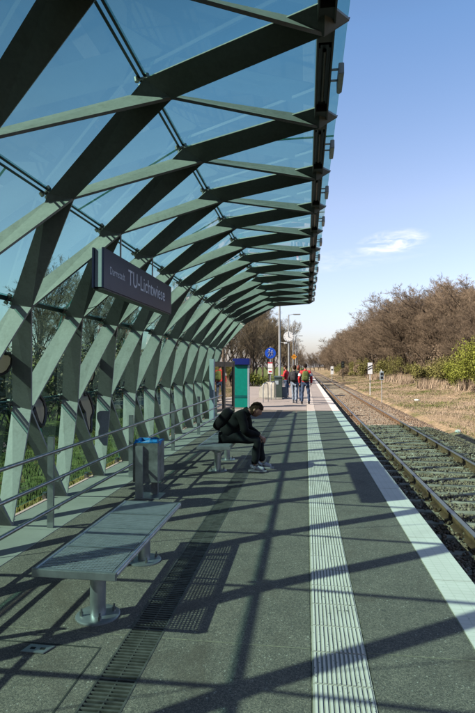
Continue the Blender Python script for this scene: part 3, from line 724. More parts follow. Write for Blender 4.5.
b2 = copy_tree(b1, (-1.40, 8.42, 0), label='metal bench on which the man in black sits')

# ------------------------------------------------------------------ litter bin
t = empty('litter_bin', (-2.0, 6.3, 0), 'square grey steel litter bin with a crumpled blue liner behind the near bench', 'bin')
x0, x1, y0, y1, z0, z1 = -2.17, -1.85, 6.20, 6.50, .20, .69
mb = MB(); wl = .012
mb.bbox(x0, x1, y0, y0 + wl, z0, z1); mb.bbox(x0, x1, y1 - wl, y1, z0, z1); mb.bbox(x0, x0 + wl, y0 + wl, y1 - wl, z0, z1); mb.bbox(x1 - wl, x1, y0 + wl, y1 - wl, z0, z1); mb.bbox(x0 + wl, x1 - wl, y0 + wl, y1 - wl, z0 + .005, z0 + .02)
mb.build('container', M['bin'], t)
MB().bbox(-2.13, -2.03, y0 - .035, y0 - .003, .012, .655).build('post', M['galv'], t, bevel=.004)
MB().bbox(-1.98, -1.90, 6.36, 6.42, .012, z0).build('leg', M['bin'], t)
MB().bbox(-2.14, -1.82, 6.15, 6.46, .001, .012).build('base_plate', M['galv'], t)
mb = MB(); n = 14
ring = [(x0 + .01 + (x1 - x0 - .02) * u, y0 + .01 + (y1 - y0 - .02) * v) for u, v in [(0, 0), (.33, 0), (.66, 0), (1, 0), (1, .33), (1, .66), (1, 1), (.66, 1), (.33, 1), (0, 1), (0, .66), (0, .33)]]
random.seed(3); vs = []
for lvl, (sc_, zz) in enumerate([(1.03, .64), (1.05, .70), (.9, .715), (.78, .67), (.6, .60), (.3, .52)]):
    for (x, y) in ring: vs.append((-2.01 + (x + 2.01) * sc_ + random.uniform(-.012, .012), 6.35 + (y - 6.35) * sc_ + random.uniform(-.012, .012), zz + random.uniform(-.018, .022)))
fs = [(l * 12 + i, l * 12 + (i + 1) % 12, (l + 1) * 12 + (i + 1) % 12, (l + 1) * 12 + i) for l in range(5) for i in range(12)] + [tuple(range(60, 72))]
mb.add(vs, fs).build('liner', M['bagblue'], t)

# ------------------------------------------------------------------ handrail
t = empty('handrail', (-2.58, 5, 0), 'three-rail metal handrail on flat posts along the canopy foot', 'handrail')
YP = [4.93 + 2.41 * i for i in range(-2, 5)]
for y in YP: MB().bbox(-2.635, -2.565, y - .012, y + .012, .0045, .93).build('post', M['galv'], t, bevel=.003)
for z in (.80, .52, .24):
    ro = MB().tube([(-2.50, -2.0, z), (-2.50, 15.0, z)], .019, 12).build('rail', M['rail_tube'], t, smooth=True)
    for y in YP: MB().tube([(-2.57, y, z - .035), (-2.52, y, z - .04), (-2.50, y, z - .018)], .008, 6).build('bracket', M['galv'], ro)

# ------------------------------------------------------------------ display case beyond the handrail
t = empty('display_case', (-2.87, 15.6, 0), 'glazed two-bay display case under the far end of the canopy', 'display case', rz=math.radians(-7))
MB().bbox(-.08, .06, -.16, -.02, .004, 1.90).build('post', M['palebox'], t, local=True)
MB().bbox(-.06, .04, 2.36, 2.44, .004, 1.86).build('post', M['framebrown'], t, local=True)
MB().bbox(-.06, .035, 1.14, 1.22, .20, 1.82).build('mullion', M['framebrown'], t, local=True)
for y0_, y1_ in ((-.015, 1.135), (1.225, 2.355)):
    fr = MB(); fr.bbox(-.04, .03, y0_, y1_, 1.66, 1.82); fr.bbox(-.04, .03, y0_, y1_, .20, .27); fr.bbox(-.04, .03, y0_, y0_ + .06, .27, 1.66); fr.bbox(-.04, .03, y1_ - .06, y1_, .27, 1.66)
    fo = fr.build('frame', M['framebrown'], t, local=True)
    MB().bbox(-.01, .0, y0_ + .06, y1_ - .06, .27, 1.66).build('pane', M['mirror_glass'], fo, local=True)

# teal information pillar
t = empty('information_pillar', (-2.63, 20.6, 0), 'teal information pillar with a dark blue cap beyond the display case', 'information pillar')
MB().bbox(-2.90, -2.36, 20.50, 20.80, .004, 1.74).build('panel', M['teal'], t)
MB().bbox(-2.905, -2.37, 20.488, 20.498, .40, .50).build('band', M['tealband'], t)
MB().bbox(-2.96, -2.27, 20.40, 20.90, 1.742, 2.0).build('cap', M['capblue'], t, bevel=.01)
MB().bbox(-2.355, -2.31, 20.49, 20.81, .004, 1.74).build('side_frame', M['palebox'], t)
MB().bbox(-2.945, -2.903, 20.49, 20.81, .004, 1.74).build('side_frame', M['palebox'], t)

# ------------------------------------------------------------------ lamp posts, clock, signs far along the platform
LPY = [26.6, 40.8, 55, 69, 83]
def lamp(y, label):
    t = empty('lamp_post', (-1.37, y, 0), label, 'lamp post', 'lamp posts in a row along the platform')
    MB().lathe([(.085, 0), (.08, .9), (.062, 1.0), (.048, 5.85)], 14).build('pole', M['galv_pole'], t, smooth=True, local=True)
    MB().tube([(0, 0, 5.80), (.25, 0, 5.86), (.42, 0, 5.87)], .02, 8).build('arm', M['galv_pole'], t, local=True)
    hd = MB().prism([(.35, -.09, 5.87), (.95, -.09, 5.87), (.95, .09, 5.87), (.35, .09, 5.87)], (0, 0, 1), .07).build('lamp_head', M['galv_pole'], t, bevel=.02, local=True)
    MB().bbox(.42, .90, -.06, .06, 5.82, 5.834).build('diffuser', M['lamptube'], hd, local=True)
    return t
l0 = lamp(LPY[0], 'tall grey lamp post nearest the waiting people')
names = ['lamp post carrying the white clock', 'lamp post carrying the small orange sign', 'fourth lamp post along the platform, just beyond the one with the orange sign', 'farthest lamp post of the row along the platform']
for y, nm in zip(LPY[1:], names): copy_tree(l0, (-1.37, y, 0), label=nm)
# small things fixed to first lamp
t = empty('loudspeaker', (-1.2, 26.6, 2.9), 'small pale loudspeaker arm on the nearest lamp post', 'loudspeaker')
MB().bar((-1.31, 26.55, 2.95), (-1.1, 26.5, 2.92), .03, .03).build('arm', M['galv_pole'], t)
MB().box((-1.05, 26.5, 2.9), (.16, .12, .10), .2).build('horn', M['white'], t, bevel=.015)

cy = 40.8 - .16; cz = 4.08
t = empty('station_clock', (-1.37, cy, cz), 'round white station clock fixed to the second lamp post', 'clock')
MB().cyl((-1.37, cy, cz), .42, .12, 40, 'Y').build('case', M['galv_pole'], t, smooth=True)
face = MB().cyl((-1.37, cy - .063, cz), .395, .008, 40, 'Y').build('face', M['white'], t)
mb = MB()
for h in range(12):
    a = h * PI / 6; r0, r1 = .30, .375; u = Vector((math.sin(a), 0, math.cos(a))); c = Vector((-1.37, cy - .070, cz)); mb.bar(c + u * r0, c + u * r1, .008, .035, (0, 1, 0))
mb.build('hour_marks', M['blackp'], face)
c = Vector((-1.37, cy - .074, cz)); am = math.radians(-6); ah = math.radians(118)
MB().bar(c - Vector((math.sin(am), 0, math.cos(am))) * .06, c + Vector((math.sin(am), 0, math.cos(am))) * .34, .006, .045, (0, 1, 0)).build('minute_hand', M['blackp'], face)
MB().bar(c - Vector((math.sin(ah), 0, math.cos(ah))) * .06, c + Vector((math.sin(ah), 0, math.cos(ah))) * .23, .006, .055, (0, 1, 0)).build('hour_hand', M['blackp'], face)
MB().bar((-1.37, cy + .05, cz + .2), (-1.37, 40.8, cz + .2), .04, .04).build('bracket', M['galv_pole'], t)

t = empty('warning_sign', (-1.3, 54.85, 2.75), 'small orange diamond sign on the third lamp post', 'sign')
R45 = Matrix.Rotation(PI / 4, 3, 'Y')
MB().box((-1.27, 54.86, 2.75), (.44, .02, .44), R=R45).build('board', M['orange'], t)
MB().box((-1.27, 54.845, 2.75), (.30, .008, .05), R=Matrix.Identity(3)).build('symbol', M['blackp'], t)
MB().bar((-1.3, 54.87, 2.75), (-1.37, 55.0, 2.75), .03, .03).build('bracket', M['galv_pole'], t)

# blue round footpath sign with notices
t = empty('footpath_sign', (-1.85, 26.6, 0), 'round blue pedestrian sign on a pole by the concrete parapet', 'sign')
MB().lathe([(.03, 0), (.03, 2.72)], 10, (-1.85, 26.6, 0)).build('pole', M['galv_pole'], t, smooth=True)
d = MB().cyl((-1.85, 26.55, 2.38), .285, .02, 32, 'Y').build('disc', M['signblue'], t)
mb = MB()
def ped(mb, ox, s):
    y = 26.535; z = 2.38
    mb.cyl((-1.85 + ox, y, z + .155 * s), .032 * s, .008, 12, 'Y')
    for a, b, wd in [((0, .11), (0, -.02), .065), ((0, -.01), (-.05, -.17), .034), ((0, -.01), (.055, -.16), .034), ((.01, .09), (.09, -.0), .024), ((-.01, .09), (-.075, .0), .024)]:
        mb.bar((-1.85 + ox + a[0] * s, y, z + a[1] * s), (-1.85 + ox + b[0] * s, y, z + b[1] * s), .008, wd * s, (0, 1, 0))
ped(mb, -.055, 1.15)
bm_ = MB(); ped(bm_, .085, .75); mb.add(bm_.v, bm_.f); mb.build('walking_figures', M['white'], d)
for z0_, z1_, mm in ((1.60, 1.83, 'white'), (1.84, 1.90, 'redp'), (1.30, 1.56, 'white')): MB().bbox(-1.98, -1.74, 26.54, 26.56, z0_, z1_).build('notice', M[mm], t)
MB().bbox(-1.94, -1.78, 26.53, 26.538, 1.38, 1.44).build('notice_print', M['redp'], t)

# concrete stair parapet, cabinet, hoop rails
t = empty('stair_parapet', (-2.0, 26.5, 0), 'low concrete parapet beside the stairs behind the blue sign', 'parapet')
mb = MB(); mb.prism([(-2.45, 27.2, .0), (-1.55, 26.4, 0), (-1.55, 26.4, .86), (-2.0, 26.8, .86), (-2.45, 27.2, .55)], (0.66, .75, 0), .18).build('wall', M['concrete'], t, bevel=.01)
mb = MB(); mb.bbox(-2.1, -1.2, 25.9, 26.05, .0, .09).build('plinth', M['concrete'], t, bevel=.01)
t = empty('dark_cabinet', (-1.45, 26.2, 0), 'dark green-grey cabinet beside the nearest lamp post', 'cabinet')
MB().bbox(-1.62, -1.22, 26.1, 26.5, .05, 1.12).build('body', M['cabinet'], t, bevel=.01)
MB().prism([(-1.64, 26.07, 1.12), (-1.2, 26.07, 1.12), (-1.2, 26.53, 1.18), (-1.64, 26.53, 1.18)], (0, 0, 1), .03).build('lid', M['cabinet'], t)
MB().bbox(-1.60, -1.24, 26.12, 26.48, .0, .05).build('plinth', M['darkwall'], t)
MB().bbox(-1.58, -1.40, 26.085, 26.099, .75, .95).build('display', M['palebox'], t)
for i, (x, y, nm) in enumerate([(-1.98, 23.6, 'bright steel hoop rail in front of the parapet'), (-1.72, 25.2, 'small steel hoop rail beside the dark cabinet')]):
    mb = MB()
    t = mb.tube([(x, y, 0), (x, y, .80), (x + .015, y + .03, .86), (x + .08, y + .22, .90), (x + .16, y + .40, .88), (x + .19, y + .45, .80), (x + .20, y + .46, 0)], .022, 8).build('hoop_rail', M['galv'], smooth=True)
    tag(t, nm, 'hoop rail', 'steel hoop rails by the stairs')

# signals beyond the track
t = empty('distance_board', (5.36, 44, -.7), 'white railway board with two black diagonal bars, left of two track signs', 'railway sign')
MB().tube([(5.36, 44, -.75), (5.36, 44, 1.1)], .03, 8).build('pole', M['white'], t)
bo = MB().bbox(5.17, 5.55, 43.95, 43.97, 1.06, 2.02).build('board', M['white'], t)
mb = MB()
for z in (1.42, 1.62): mb.add([(5.175, 43.945, z - .05), (5.545, 43.945, z + .12), (5.545, 43.945, z + .20), (5.175, 43.945, z + .03)], [(0, 1, 2, 3)])
mb2 = MB()
for z in (1.42, 1.62): mb2.prism([(5.175, 43.944, z - .05), (5.545, 43.944, z + .12), (5.545, 43.944, z + .21), (5.175, 43.944, z + .04)], (0, 1, 0), .006)
mb2.build('bars', M['blackp'], bo)
t = empty('track_signal_box', (4.95, 34.5, -.7), 'small pale railway signal box on a thin post, right of the board with bars', 'railway sign')
MB().tube([(4.95, 34.5, -.75), (4.95, 34.5, .85)], .025, 8).build('post', M['galv_pole'], t)
bo = MB().bbox(4.83, 5.07, 34.45, 34.55, .80, 1.36).build('board', M['palebox'], t, bevel=.01)
MB().bbox(4.87, 5.03, 34.435, 34.448, .88, 1.04).bbox(4.87, 5.03, 34.435, 34.448, 1.10, 1.28).build('dark_field', M['blackp'], bo)
MB().tube([(4.93, 34.5, 1.36), (4.93, 34.5, 1.48)], .03, 8).build('cap', M['white'], bo)
t = empty('far_track_board', (4.1, 82, -.7), 'tall white board on a post far down the right of the track', 'railway sign')
MB().tube([(4.1, 82, -.8), (4.1, 82, .8)], .04, 8).build('post', M['galv_pole'], t)
MB().bbox(3.88, 4.32, 81.93, 81.96, .5, 1.75).build('board', M['white'], t)
MB().bbox(3.98, 4.22, 81.915, 81.928, 1.1, 1.35).build('dark_field', M['blackp'], t)
t = empty('light_signal', (6.5, 92, -.7), 'dark railway light signal in the far distance by the track', 'railway signal')
MB().tube([(6.5, 92, -.8), (6.5, 92, 2.4)], .07, 8).build('mast', M['blackp'], t)
MB().bbox(6.2, 6.8, 91.9, 92.1, 1.5, 2.7).build('signal_head', M['blackp'], t, bevel=.05)
for z in (1.85, 2.3): MB().cyl((6.5, 91.87, z), .13, .06, 14, 'Y').build('lens', M['cabinet'], t)

# ------------------------------------------------------------------ trees
def rot_about(d, axis, a): return Matrix.Rotation(a, 3, axis) @ d
def tree_data(seed, H, spread, trunkfrac, r0, upw):
    """limb points by recursion; returns (thick MB, twig arrays)"""
    rnd = random.Random(seed); thick = MB(); tw = []
    def branch(p, d, L, r, lvl, n_seg):
        pts = [p]; rs = [r]; q = Vector(p); dd = Vector(d)
        for i in range(n_seg):
            dd = (dd + Vector((rnd.uniform(-1, 1), rnd.uniform(-1, 1), rnd.uniform(-.4, .9) * upw)) * (.17 + .05 * lvl)).normalized()
            q = q + dd * L / n_seg; pts.append(q.copy()); rs.append(r * (1 - .62 * (i + 1) / n_seg))
        if lvl <= 2: thick.tube(pts, rs, 7 if lvl == 0 else 5 if lvl == 1 else 4, caps=False)
        else: tw.append((pts, rs))
        if lvl >= 5: return
        kids = [rnd.randint(11, 13), rnd.randint(6, 7), 6, 5, 4][lvl]
        for j in range(kids):
            f = (trunkfrac + (1 - trunkfrac) * (j + .5) / kids) if lvl == 0 else rnd.uniform(.25, 1.)
            x = f * n_seg; i = min(int(x), n_seg - 1); pp = pts[i].lerp(pts[i + 1], x - i); ax = (pts[i + 1] - pts[i]).normalized()
            per = ax.cross(Vector((rnd.uniform(-1, 1), rnd.uniform(-1, 1), rnd.uniform(-1, 1)))).normalized()
            ang = rnd.uniform(.45, .95) * spread if lvl == 0 else rnd.uniform(.35, .9)
            nd = rot_about(ax, per, ang); nd.z += .12; nd.normalize()
            rr = max(rs[i] * .55, .006)
            LL = L * ([.55, .55, .5, .5, .5][lvl]) * rnd.uniform(.7, 1.15) * (1.15 - .45 * f if lvl == 0 else 1)
            branch(pp, nd, LL, rr, lvl + 1, [0, 5, 4, 3, 2, 1][lvl + 1])
    branch(Vector((0, 0, -.3)), Vector((rnd.uniform(-.08, .08), rnd.uniform(-.08, .08), 1)).normalized(), H * .72, r0, 0, 7)
    V = []; F = []
    for pts, rs in tw:
        for i in range(len(pts) - 1):
            p, q = pts[i], pts[i + 1]; d = q - p
            if d.length < 1e-4: continue
            d.normalize(); u = d.orthogonal().normalized(); v = d.cross(u); ra = max(rs[i], .009); rb = max(rs[i + 1], .005); k = len(V)
            for rr, c in ((ra, p), (rb, q)):
                for a in range(3):
                    t_ = a * 2.0944; V.append(c + (u * math.cos(t_) + v * math.sin(t_)) * rr)
            for a in range(3): F.append((k + a, k + (a + 1) % 3, k + 3 + (a + 1) % 3, k + 3 + a))
    return thick, V, F
TREES = []
for sd, H, sp, tf, r0, uw, tm in [(11, 11, 1.05, .10, .20, .5, 'twig'), (22, 12, .9, .13, .22, .7, 'twig'), (33, 10, 1.15, .08, .18, .35, 'twig'), (44, 12, .62, .25, .17, 1., 'twig_grey'), (55, 11.5, .75, .18, .19, .9, 'twig_grey')]:
    th, V, F = tree_data(sd, H, sp, tf, r0, uw)
    zmax = max(v.z for v in V); TREES.append((th, V, F, tm, zmax))
tree_src = {}
def tree(kind, x, y, h, label, group, wide=1.):
    th, V, F, tm, zmax = TREES[kind]; s_ = h / zmax
    name = 'bare_tree'
    t = bpy.data.objects.new(name, None); COL.objects.link(t); t.location = (x, y, gh(x, y)); t.rotation_euler = (0, 0, random.uniform(0, 6.28)); t.scale = (s_ * wide, s_ * wide, s_)
    tag(t, label, 'tree', group)
    if kind not in tree_src:
        a = th.build('trunk', M['bark'], smooth=True); a.parent = t
        b = npmesh('crown', [tuple(v) for v in V], F, M[tm], t); tree_src[kind] = (a, b)
    else:
        for o in tree_src[kind]: c = o.copy(); COL.objects.link(c); c.parent = t
    return t
random.seed(12)
WR, WL = 'bare trees of the wood right of the track', 'bare trees left of the platform'
def wlabel(side, x, y):
    if side == 'R':
        if y < 62: return 'bare brown tree at the near right end of the wood beyond the track', 'bare trees at the near end of the wood beyond the track'
        if y < 110: return 'bare brown tree in the middle stretch of the wood beyond the track', 'bare trees in the middle of the wood beyond the track'
        return 'bare brown tree far down the wood right of the track', 'bare trees far down the wood right of the track'
    if y < 40: return 'bare tree seen through the canopy glass on the left', 'bare trees behind the canopy glass'
    return 'bare tree in the copse behind the blue sign and clock', 'bare trees in the copse behind the clock'
nR = nL = 0
y = 40
while y < 330:
    step = 4.2 if y < 110 else 8
    for row, (xb, hb) in enumerate([(17.5, 8.4), (21.5, 11.0), (27, 12.5)]):
        if y > 160 and row == 2: continue
        x = xb + random.uniform(-1.3, 1.3) - (0 if y < 70 else min(5.0, (y - 70) * .07)); yy_ = y + row * 1.3 + random.uniform(-1.5, 1.5)
        hh = hb * random.uniform(.88, 1.12) * (.78 + min(.60, max(0, y - 44) * .0095))
        lb, gr = wlabel('R', x, yy_); tree(random.choice([0, 1, 2]), x, yy_, hh, lb, gr, 1.25); nR += 1
    y += step
for (x, y, h, kd) in [(-7.5, 46, 9.5, 3), (-5.6, 52, 9.0, 4), (-9.2, 55, 11, 4), (-6.4, 61, 10.5, 3), (-5.0, 70, 10.5, 4), (-8.8, 68, 12, 3), (-6.8, 80, 12, 4), (-4.8, 90, 11, 3), (-9.5, 88, 13, 4), (-6.5, 103, 12.5, 3),
                      (-5.0, 118, 12.5, 4), (-8, 128, 13, 1), (-5.5, 142, 13, 0), (-6.5, 165, 13, 1), (-5.5, 195, 13, 0), (-6.5, 230, 13, 1), (-6, 270, 13, 0), (-12.5, 50, 11, 3), (-15, 60, 12, 4), (-13, 74, 13, 1), (-18, 52, 11, 3), (-11, 42, 9, 4), (-4.4, 60, 8.0, 3), (-10.5, 49, 10, 3), (-7.2, 73, 11, 4), (-12, 95, 13, 1), (-7.8, 57, 10, 4), (-5.6, 77, 10, 3)]:
    lb, gr = wlabel('L', x, y); tree(kd, x, y, h, lb, gr); nL += 1
for (x, y, h, kd) in [(-16, 11, 6.5, 3), (-15, 17, 7.0, 4), (-17, 23, 8, 3), (-14, 29, 7.5, 4), (-22, 14, 9.5, 1), (-24, 20, 10.5, 3), (-20, 25, 10, 4), (-25, 29, 12, 1), (-19, 33, 10, 3), (-22, 39, 11, 4), (-15, 36, 9, 3), (-27, 9, 9, 0), (-30, 16, 10, 3), (-17, 44, 10.5, 1), (-26, 3, 8, 4), (-23, -4, 9, 3)]:
    lb, gr = wlabel('L', x, y); tree(kd, x, y, h, lb, gr)
# trees closing the view far down the line
for i in range(16):
    x = -12 + i * 2.4 + random.uniform(-.8, .8); y = 345 + random.uniform(-12, 12) + abs(i - 6) * -3
    tree(random.choice([0, 1, 2]), x, y, random.uniform(10, 13), 'bare tree closing the view at the far end of the line', 'bare trees closing the view', 1.2)

# leafy and budding bushes
def bush(x, y, rx, ry, h, n, mat, leaf, label, group, name='leafy_bush', seed=0, lumps=9, skirt=.15):
    r_ = np.random.default_rng(seed); z0 = gh(x, y)
    cs = np.stack([r_.uniform(-.6, .6, lumps) * rx, r_.uniform(-.6, .6, lumps) * ry, r_.uniform(.25, .78, lumps) * h], 1)
    cr = r_.uniform(.28, .5, lumps)
    k = r_.integers(0, lumps, n); dirs = r_.normal(size=(n, 3)); dirs /= np.linalg.norm(dirs, axis=1)[:, None]
    rad = r_.random(n) ** .45
    P = cs[k] + dirs * rad[:, None] * (cr[k][:, None] * np.array([rx, ry, h * .8])) * r_.uniform(.7, 1.2, (n, 1))
    ok = P[:, 2] > .02; P = P[ok]; n = len(P)
    A = r_.normal(size=(n, 3, 3)); Qm, _ = np.linalg.qr(A); sz = leaf * r_.uniform(.6, 1.4, (n, 1, 1))
    base = np.array([(-1, 0, 0), (0, -.5, .1), (1, 0, 0), (0, .5, .1)], float)
    V = np.einsum('nij,kj->nki', Qm, base) * sz + P[:, None, :]
    F = (np.arange(n) * 4)[:, None] + np.arange(4)[None]
    t = empty(name, (x, y, z0), label, 'bush', group)
    npmesh('foliage', V.reshape(-1, 3), F, M[mat], t)
    st = MB(); rnd = random.Random(seed)
    for i in range(14):
        c = cs[i % lumps]; b = Vector((rnd.uniform(-.3, .3) * rx, rnd.uniform(-.3, .3) * ry, -.1)); e = Vector(c) + Vector((rnd.uniform(-.3, .3) * rx, rnd.uniform(-.3, .3) * ry, h * .25)); mid = b.lerp(e, .5) + Vector((rnd.uniform(-.1, .1), rnd.uniform(-.1, .1), 0))
        st.tube([b, mid, e], [.03, .02, .006], 4, caps=False)
    st.build('stems', M['bark'], t, local=True)
    return t
bush(12.25, 38.2, 2.0, 2.8, 3.7, 26000, 'leaf', .052, 'bright green bush at the right edge, tallest of the bushes by the track', 'bushes along the verge', seed=1)
bush(12.6, 42.5, 1.6, 2.0, 2.2, 12000, 'leaf', .05, 'low bright green bush left of the tall bush at the right edge', 'bushes along the verge', seed=2)
bush(13.3, 49.5, 1.9, 2.6, 2.7, 5200, 'leaf_dull', .075, 'olive green bush in the middle of the verge below the wood', 'bushes along the verge', seed=3)
bush(12.4, 56, 1.5, 2.4, 2.1, 3600, 'leaf_dull', .08, 'olive bush behind the two track signs', 'bushes along the verge', seed=4)
bush(14.2, 44.5, 1.7, 2.2, 3.0, 5000, 'leaf_dull', .07, 'dull green bush rising behind the low bright bush', 'bushes along the verge', seed=14)
random.seed(5)
for i in range(16):
    y = 40 + i * 6.2 + random.uniform(-2, 2); x = 15.6 + random.uniform(-.8, .8) - min(6.5, max(0, y - 55) * .09)
    bush(x, y, 2.1, 2.9, random.uniform(2.2, 3.4), 2400, random.choice(['leaf_dull', 'twig', 'leaf_dull']), .07 if y < 80 else .1, 'budding scrub bush at the foot of the wood beyond the track', 'budding scrub at the foot of the wood', 'scrub_bush', seed=20 + i)
for i in range(13):
    bush(-9.3 + random.uniform(-.6, .6), 3 + i * 2.9 + random.uniform(-.6, .6), 1.7, 2.4, random.uniform(2.3, 3.1), 4200, ['twig', 'leaf_dull', 'twig_grey'][i % 3], .08, 'dense brown-green hedge bush behind the canopy glass', 'hedge bushes behind the canopy glass', 'hedge_bush', seed=200 + i)
for i, (x, y, h) in enumerate([(-7.5, 5.5, 1.2), (-12.5, 9.5, 3.0), (-12, 14, 3.2), (-12, 19, 3.0), (-12, 25, 3.2), (-7, 31, 1.5), (-4.6, 44.5, 1.3), (-6.5, 47, 1.6), (-10.5, .5, 1.8)]):
    bush(x, y, 1.6, 2.2, h, 2300, 'leaf_dull' if i % 3 else 'leaf', .07, 'scrub bush on the lawn behind the canopy glass' if y < 40 else 'low olive bush at the foot of the copse by the path', 'scrub bushes left of the platform', 'scrub_bush', seed=60 + i)

for i in range(22):
    y = 44 + i * 4.6 + random.uniform(-1.5, 1.5); x = 19.0 + random.uniform(-1, 1) - min(6.0, max(0, y - 70) * .10)
    bush(x, y, 2.6, 3.2, random.uniform(3.2, 4.6), 2200, random.choice(['twig', 'leaf_dull', 'twig']), .10, 'tall brown undergrowth among the trunks of the wood beyond the track', 'undergrowth among the trunks of the wood', 'scrub_bush', seed=120 + i)

# grasses
def blades(name, n, region, mat, hmin, hmax, label, wd=.012, lean=.35, mask=None):
    x, y = region(n); z = np.array([gh(a, b) for a, b in zip(x, y)])
    if mask is not None: ok = mask(x, y); x, y, z = x[ok], y[ok], z[ok]
    n = len(x); k = 5
    ox = RNG.normal(size=(n, k)) * .07; oy = RNG.normal(size=(n, k)) * .07; a = RNG.uniform(0, 2 * PI, (n, k)); h = RNG.uniform(hmin, hmax, (n, k)); l = RNG.uniform(0, lean, (n, k)) * h
    far = (1 + np.clip(y - 20, 0, 80) * .025)[:, None]; w_ = wd * far
    bx = x[:, None] + ox * far; by = y[:, None] + oy * far; bz = np.repeat(z[:, None], k, 1) - .02
    ca, sa = np.cos(a), np.sin(a); dx = np.cos(a + 1.57) * l; dy = np.sin(a + 1.57) * l
    V = np.stack([np.stack([bx - ca * w_, by - sa * w_, bz], -1), np.stack([bx + ca * w_, by + sa * w_, bz], -1), np.stack([bx + dx, by + dy, bz + h], -1)], 2).reshape(-1, 3)
    F = np.arange(len(V)).reshape(-1, 3)
    tag(npmesh(name, V, F, M[mat]), label, kind='stuff')
def reg_right(n):
    y = 12 * (140 / 12) ** RNG.random(n); x = 5.6 + (16 - 5.6) * RNG.random(n) ** 1.0; return x, y
def patchy(sx, th, inv=False):
    def f(x, y):
        v = np.sin(x * .9 + y * .35) + np.sin(y * .6 - x * .5 + 2) + .6 * np.sin(x * 2.1 - y * 1.2) + RNG.normal(size=len(x)) * .5
        return (v < th) if inv else (v > th)
    return f
blades('dry_grass', 52000, reg_right, 'straw', .03, .13, 'dry straw-coloured grass on the verge beyond the track', lean=1.6, wd=.006, mask=patchy(1, -1.4))
blades('green_grass', 26000, reg_right, 'grass', .03, .14, 'fresh green grass patches on the verge beyond the track', lean=.9, mask=patchy(1, -.35, True))
def reg_left(n):
    y = -2 + 26 * RNG.random(n); x = -3.4 - 11 * RNG.random(n) ** 1.6; return x, y
blades('lawn_grass', 22000, reg_left, 'grass', .03, .10, 'green lawn grass behind the canopy glass', wd=.008)
def reg_tall(n):
    y = 40 + 60 * RNG.random(n); x = 10.5 + 3 * RNG.random(n); return x, y
blades('tall_dry_grass', 3500, reg_tall, 'straw', .4, 1.1, 'tall pale dry grass at the edge of the scrub', wd=.012, lean=.7, mask=patchy(1, .9))
# litter and pale stones on the verge
def rock(x, y, s_, name, label, cat, mat, grp=None, seed=0, flat=.6):
    rnd = random.Random(seed); mb = MB()
    ph = [rnd.uniform(0, 6) for _ in range(6)]
    mb.ellipsoid((0, 0, 0), (s_, s_ * .8, s_ * flat), 12, 8, lambda p: p * (1 + .22 * math.sin(3 * p.x + ph[0]) * math.sin(4 * p.y + ph[1]) + .14 * math.sin(7 * p.z + 5 * p.x + ph[2])))
    o = mb.build(name, M[mat], smooth=True); o.location = (x, y, gh(x, y) + s_ * flat * .5); tag(o, label, cat, grp); return o
rock(7.3, 35.0, .17, 'plastic_bag', 'crumpled white plastic bag lying on the grassy verge', 'bag', 'litter', seed=1)
rock(5.5, 19.5, .11, 'pale_stone', 'pale stone at the edge of the ballast near the right border', 'stone', 'litter', seed=2)
rock(5.15, 33.6, .10, 'pale_stone', 'pale stone at the foot of the small signal box', 'stone', 'litter', seed=3)
rock(5.0, 31.0, .09, 'pale_stone', 'pale stone on the ballast shoulder nearer than the signal box', 'stone', 'litter', seed=4)
rock(4.9, 52, .13, 'pale_stone', 'pale stone far along the ballast shoulder', 'stone', 'litter', seed=6)

# ------------------------------------------------------------------ people
def skinned(nodes, edges, sub=2):
    """nodes: (x,y,z,r[,ry]); one continuous surface by skin + subdivision. Returns a temp mesh"""
    me = bpy.data.meshes.new('sk'); me.from_pydata([n[:3] for n in nodes], edges, [])
    o = bpy.data.objects.new('sk', me); COL.objects.link(o)
    md = o.modifiers.new('skin', 'SKIN'); md.use_smooth_shade = True; md.branch_smoothing = .4
    if not me.skin_vertices:
        bpy.context.view_layer.objects.active = o
    for i, n in enumerate(nodes):
        sv = me.skin_vertices[0].data[i]; r = n[3]; r2 = n[4] if len(n) > 4 else r; sv.radius = (r, r2); sv.use_root = (i == 0)
    if sub: s_ = o.modifiers.new('sub', 'SUBSURF'); s_.levels = sub; s_.render_levels = sub
    bpy.context.view_layer.update()
    m2 = bpy.data.meshes.new_from_object(o.evaluated_get(bpy.context.evaluated_depsgraph_get()))
    bpy.data.objects.remove(o); return m2
def merge_into(mb, me, offset=None):
    mb.add([tuple(v.co) for v in me.vertices], [tuple(p.vertices) for p in me.polygons])
def chain(mb, pts, sub=1):
    """pts: list of (Vector, r)"""
    merge_into(mb, skinned([(*p, r) for p, r in pts], [(i, i + 1) for i in range(len(pts) - 1)], sub))
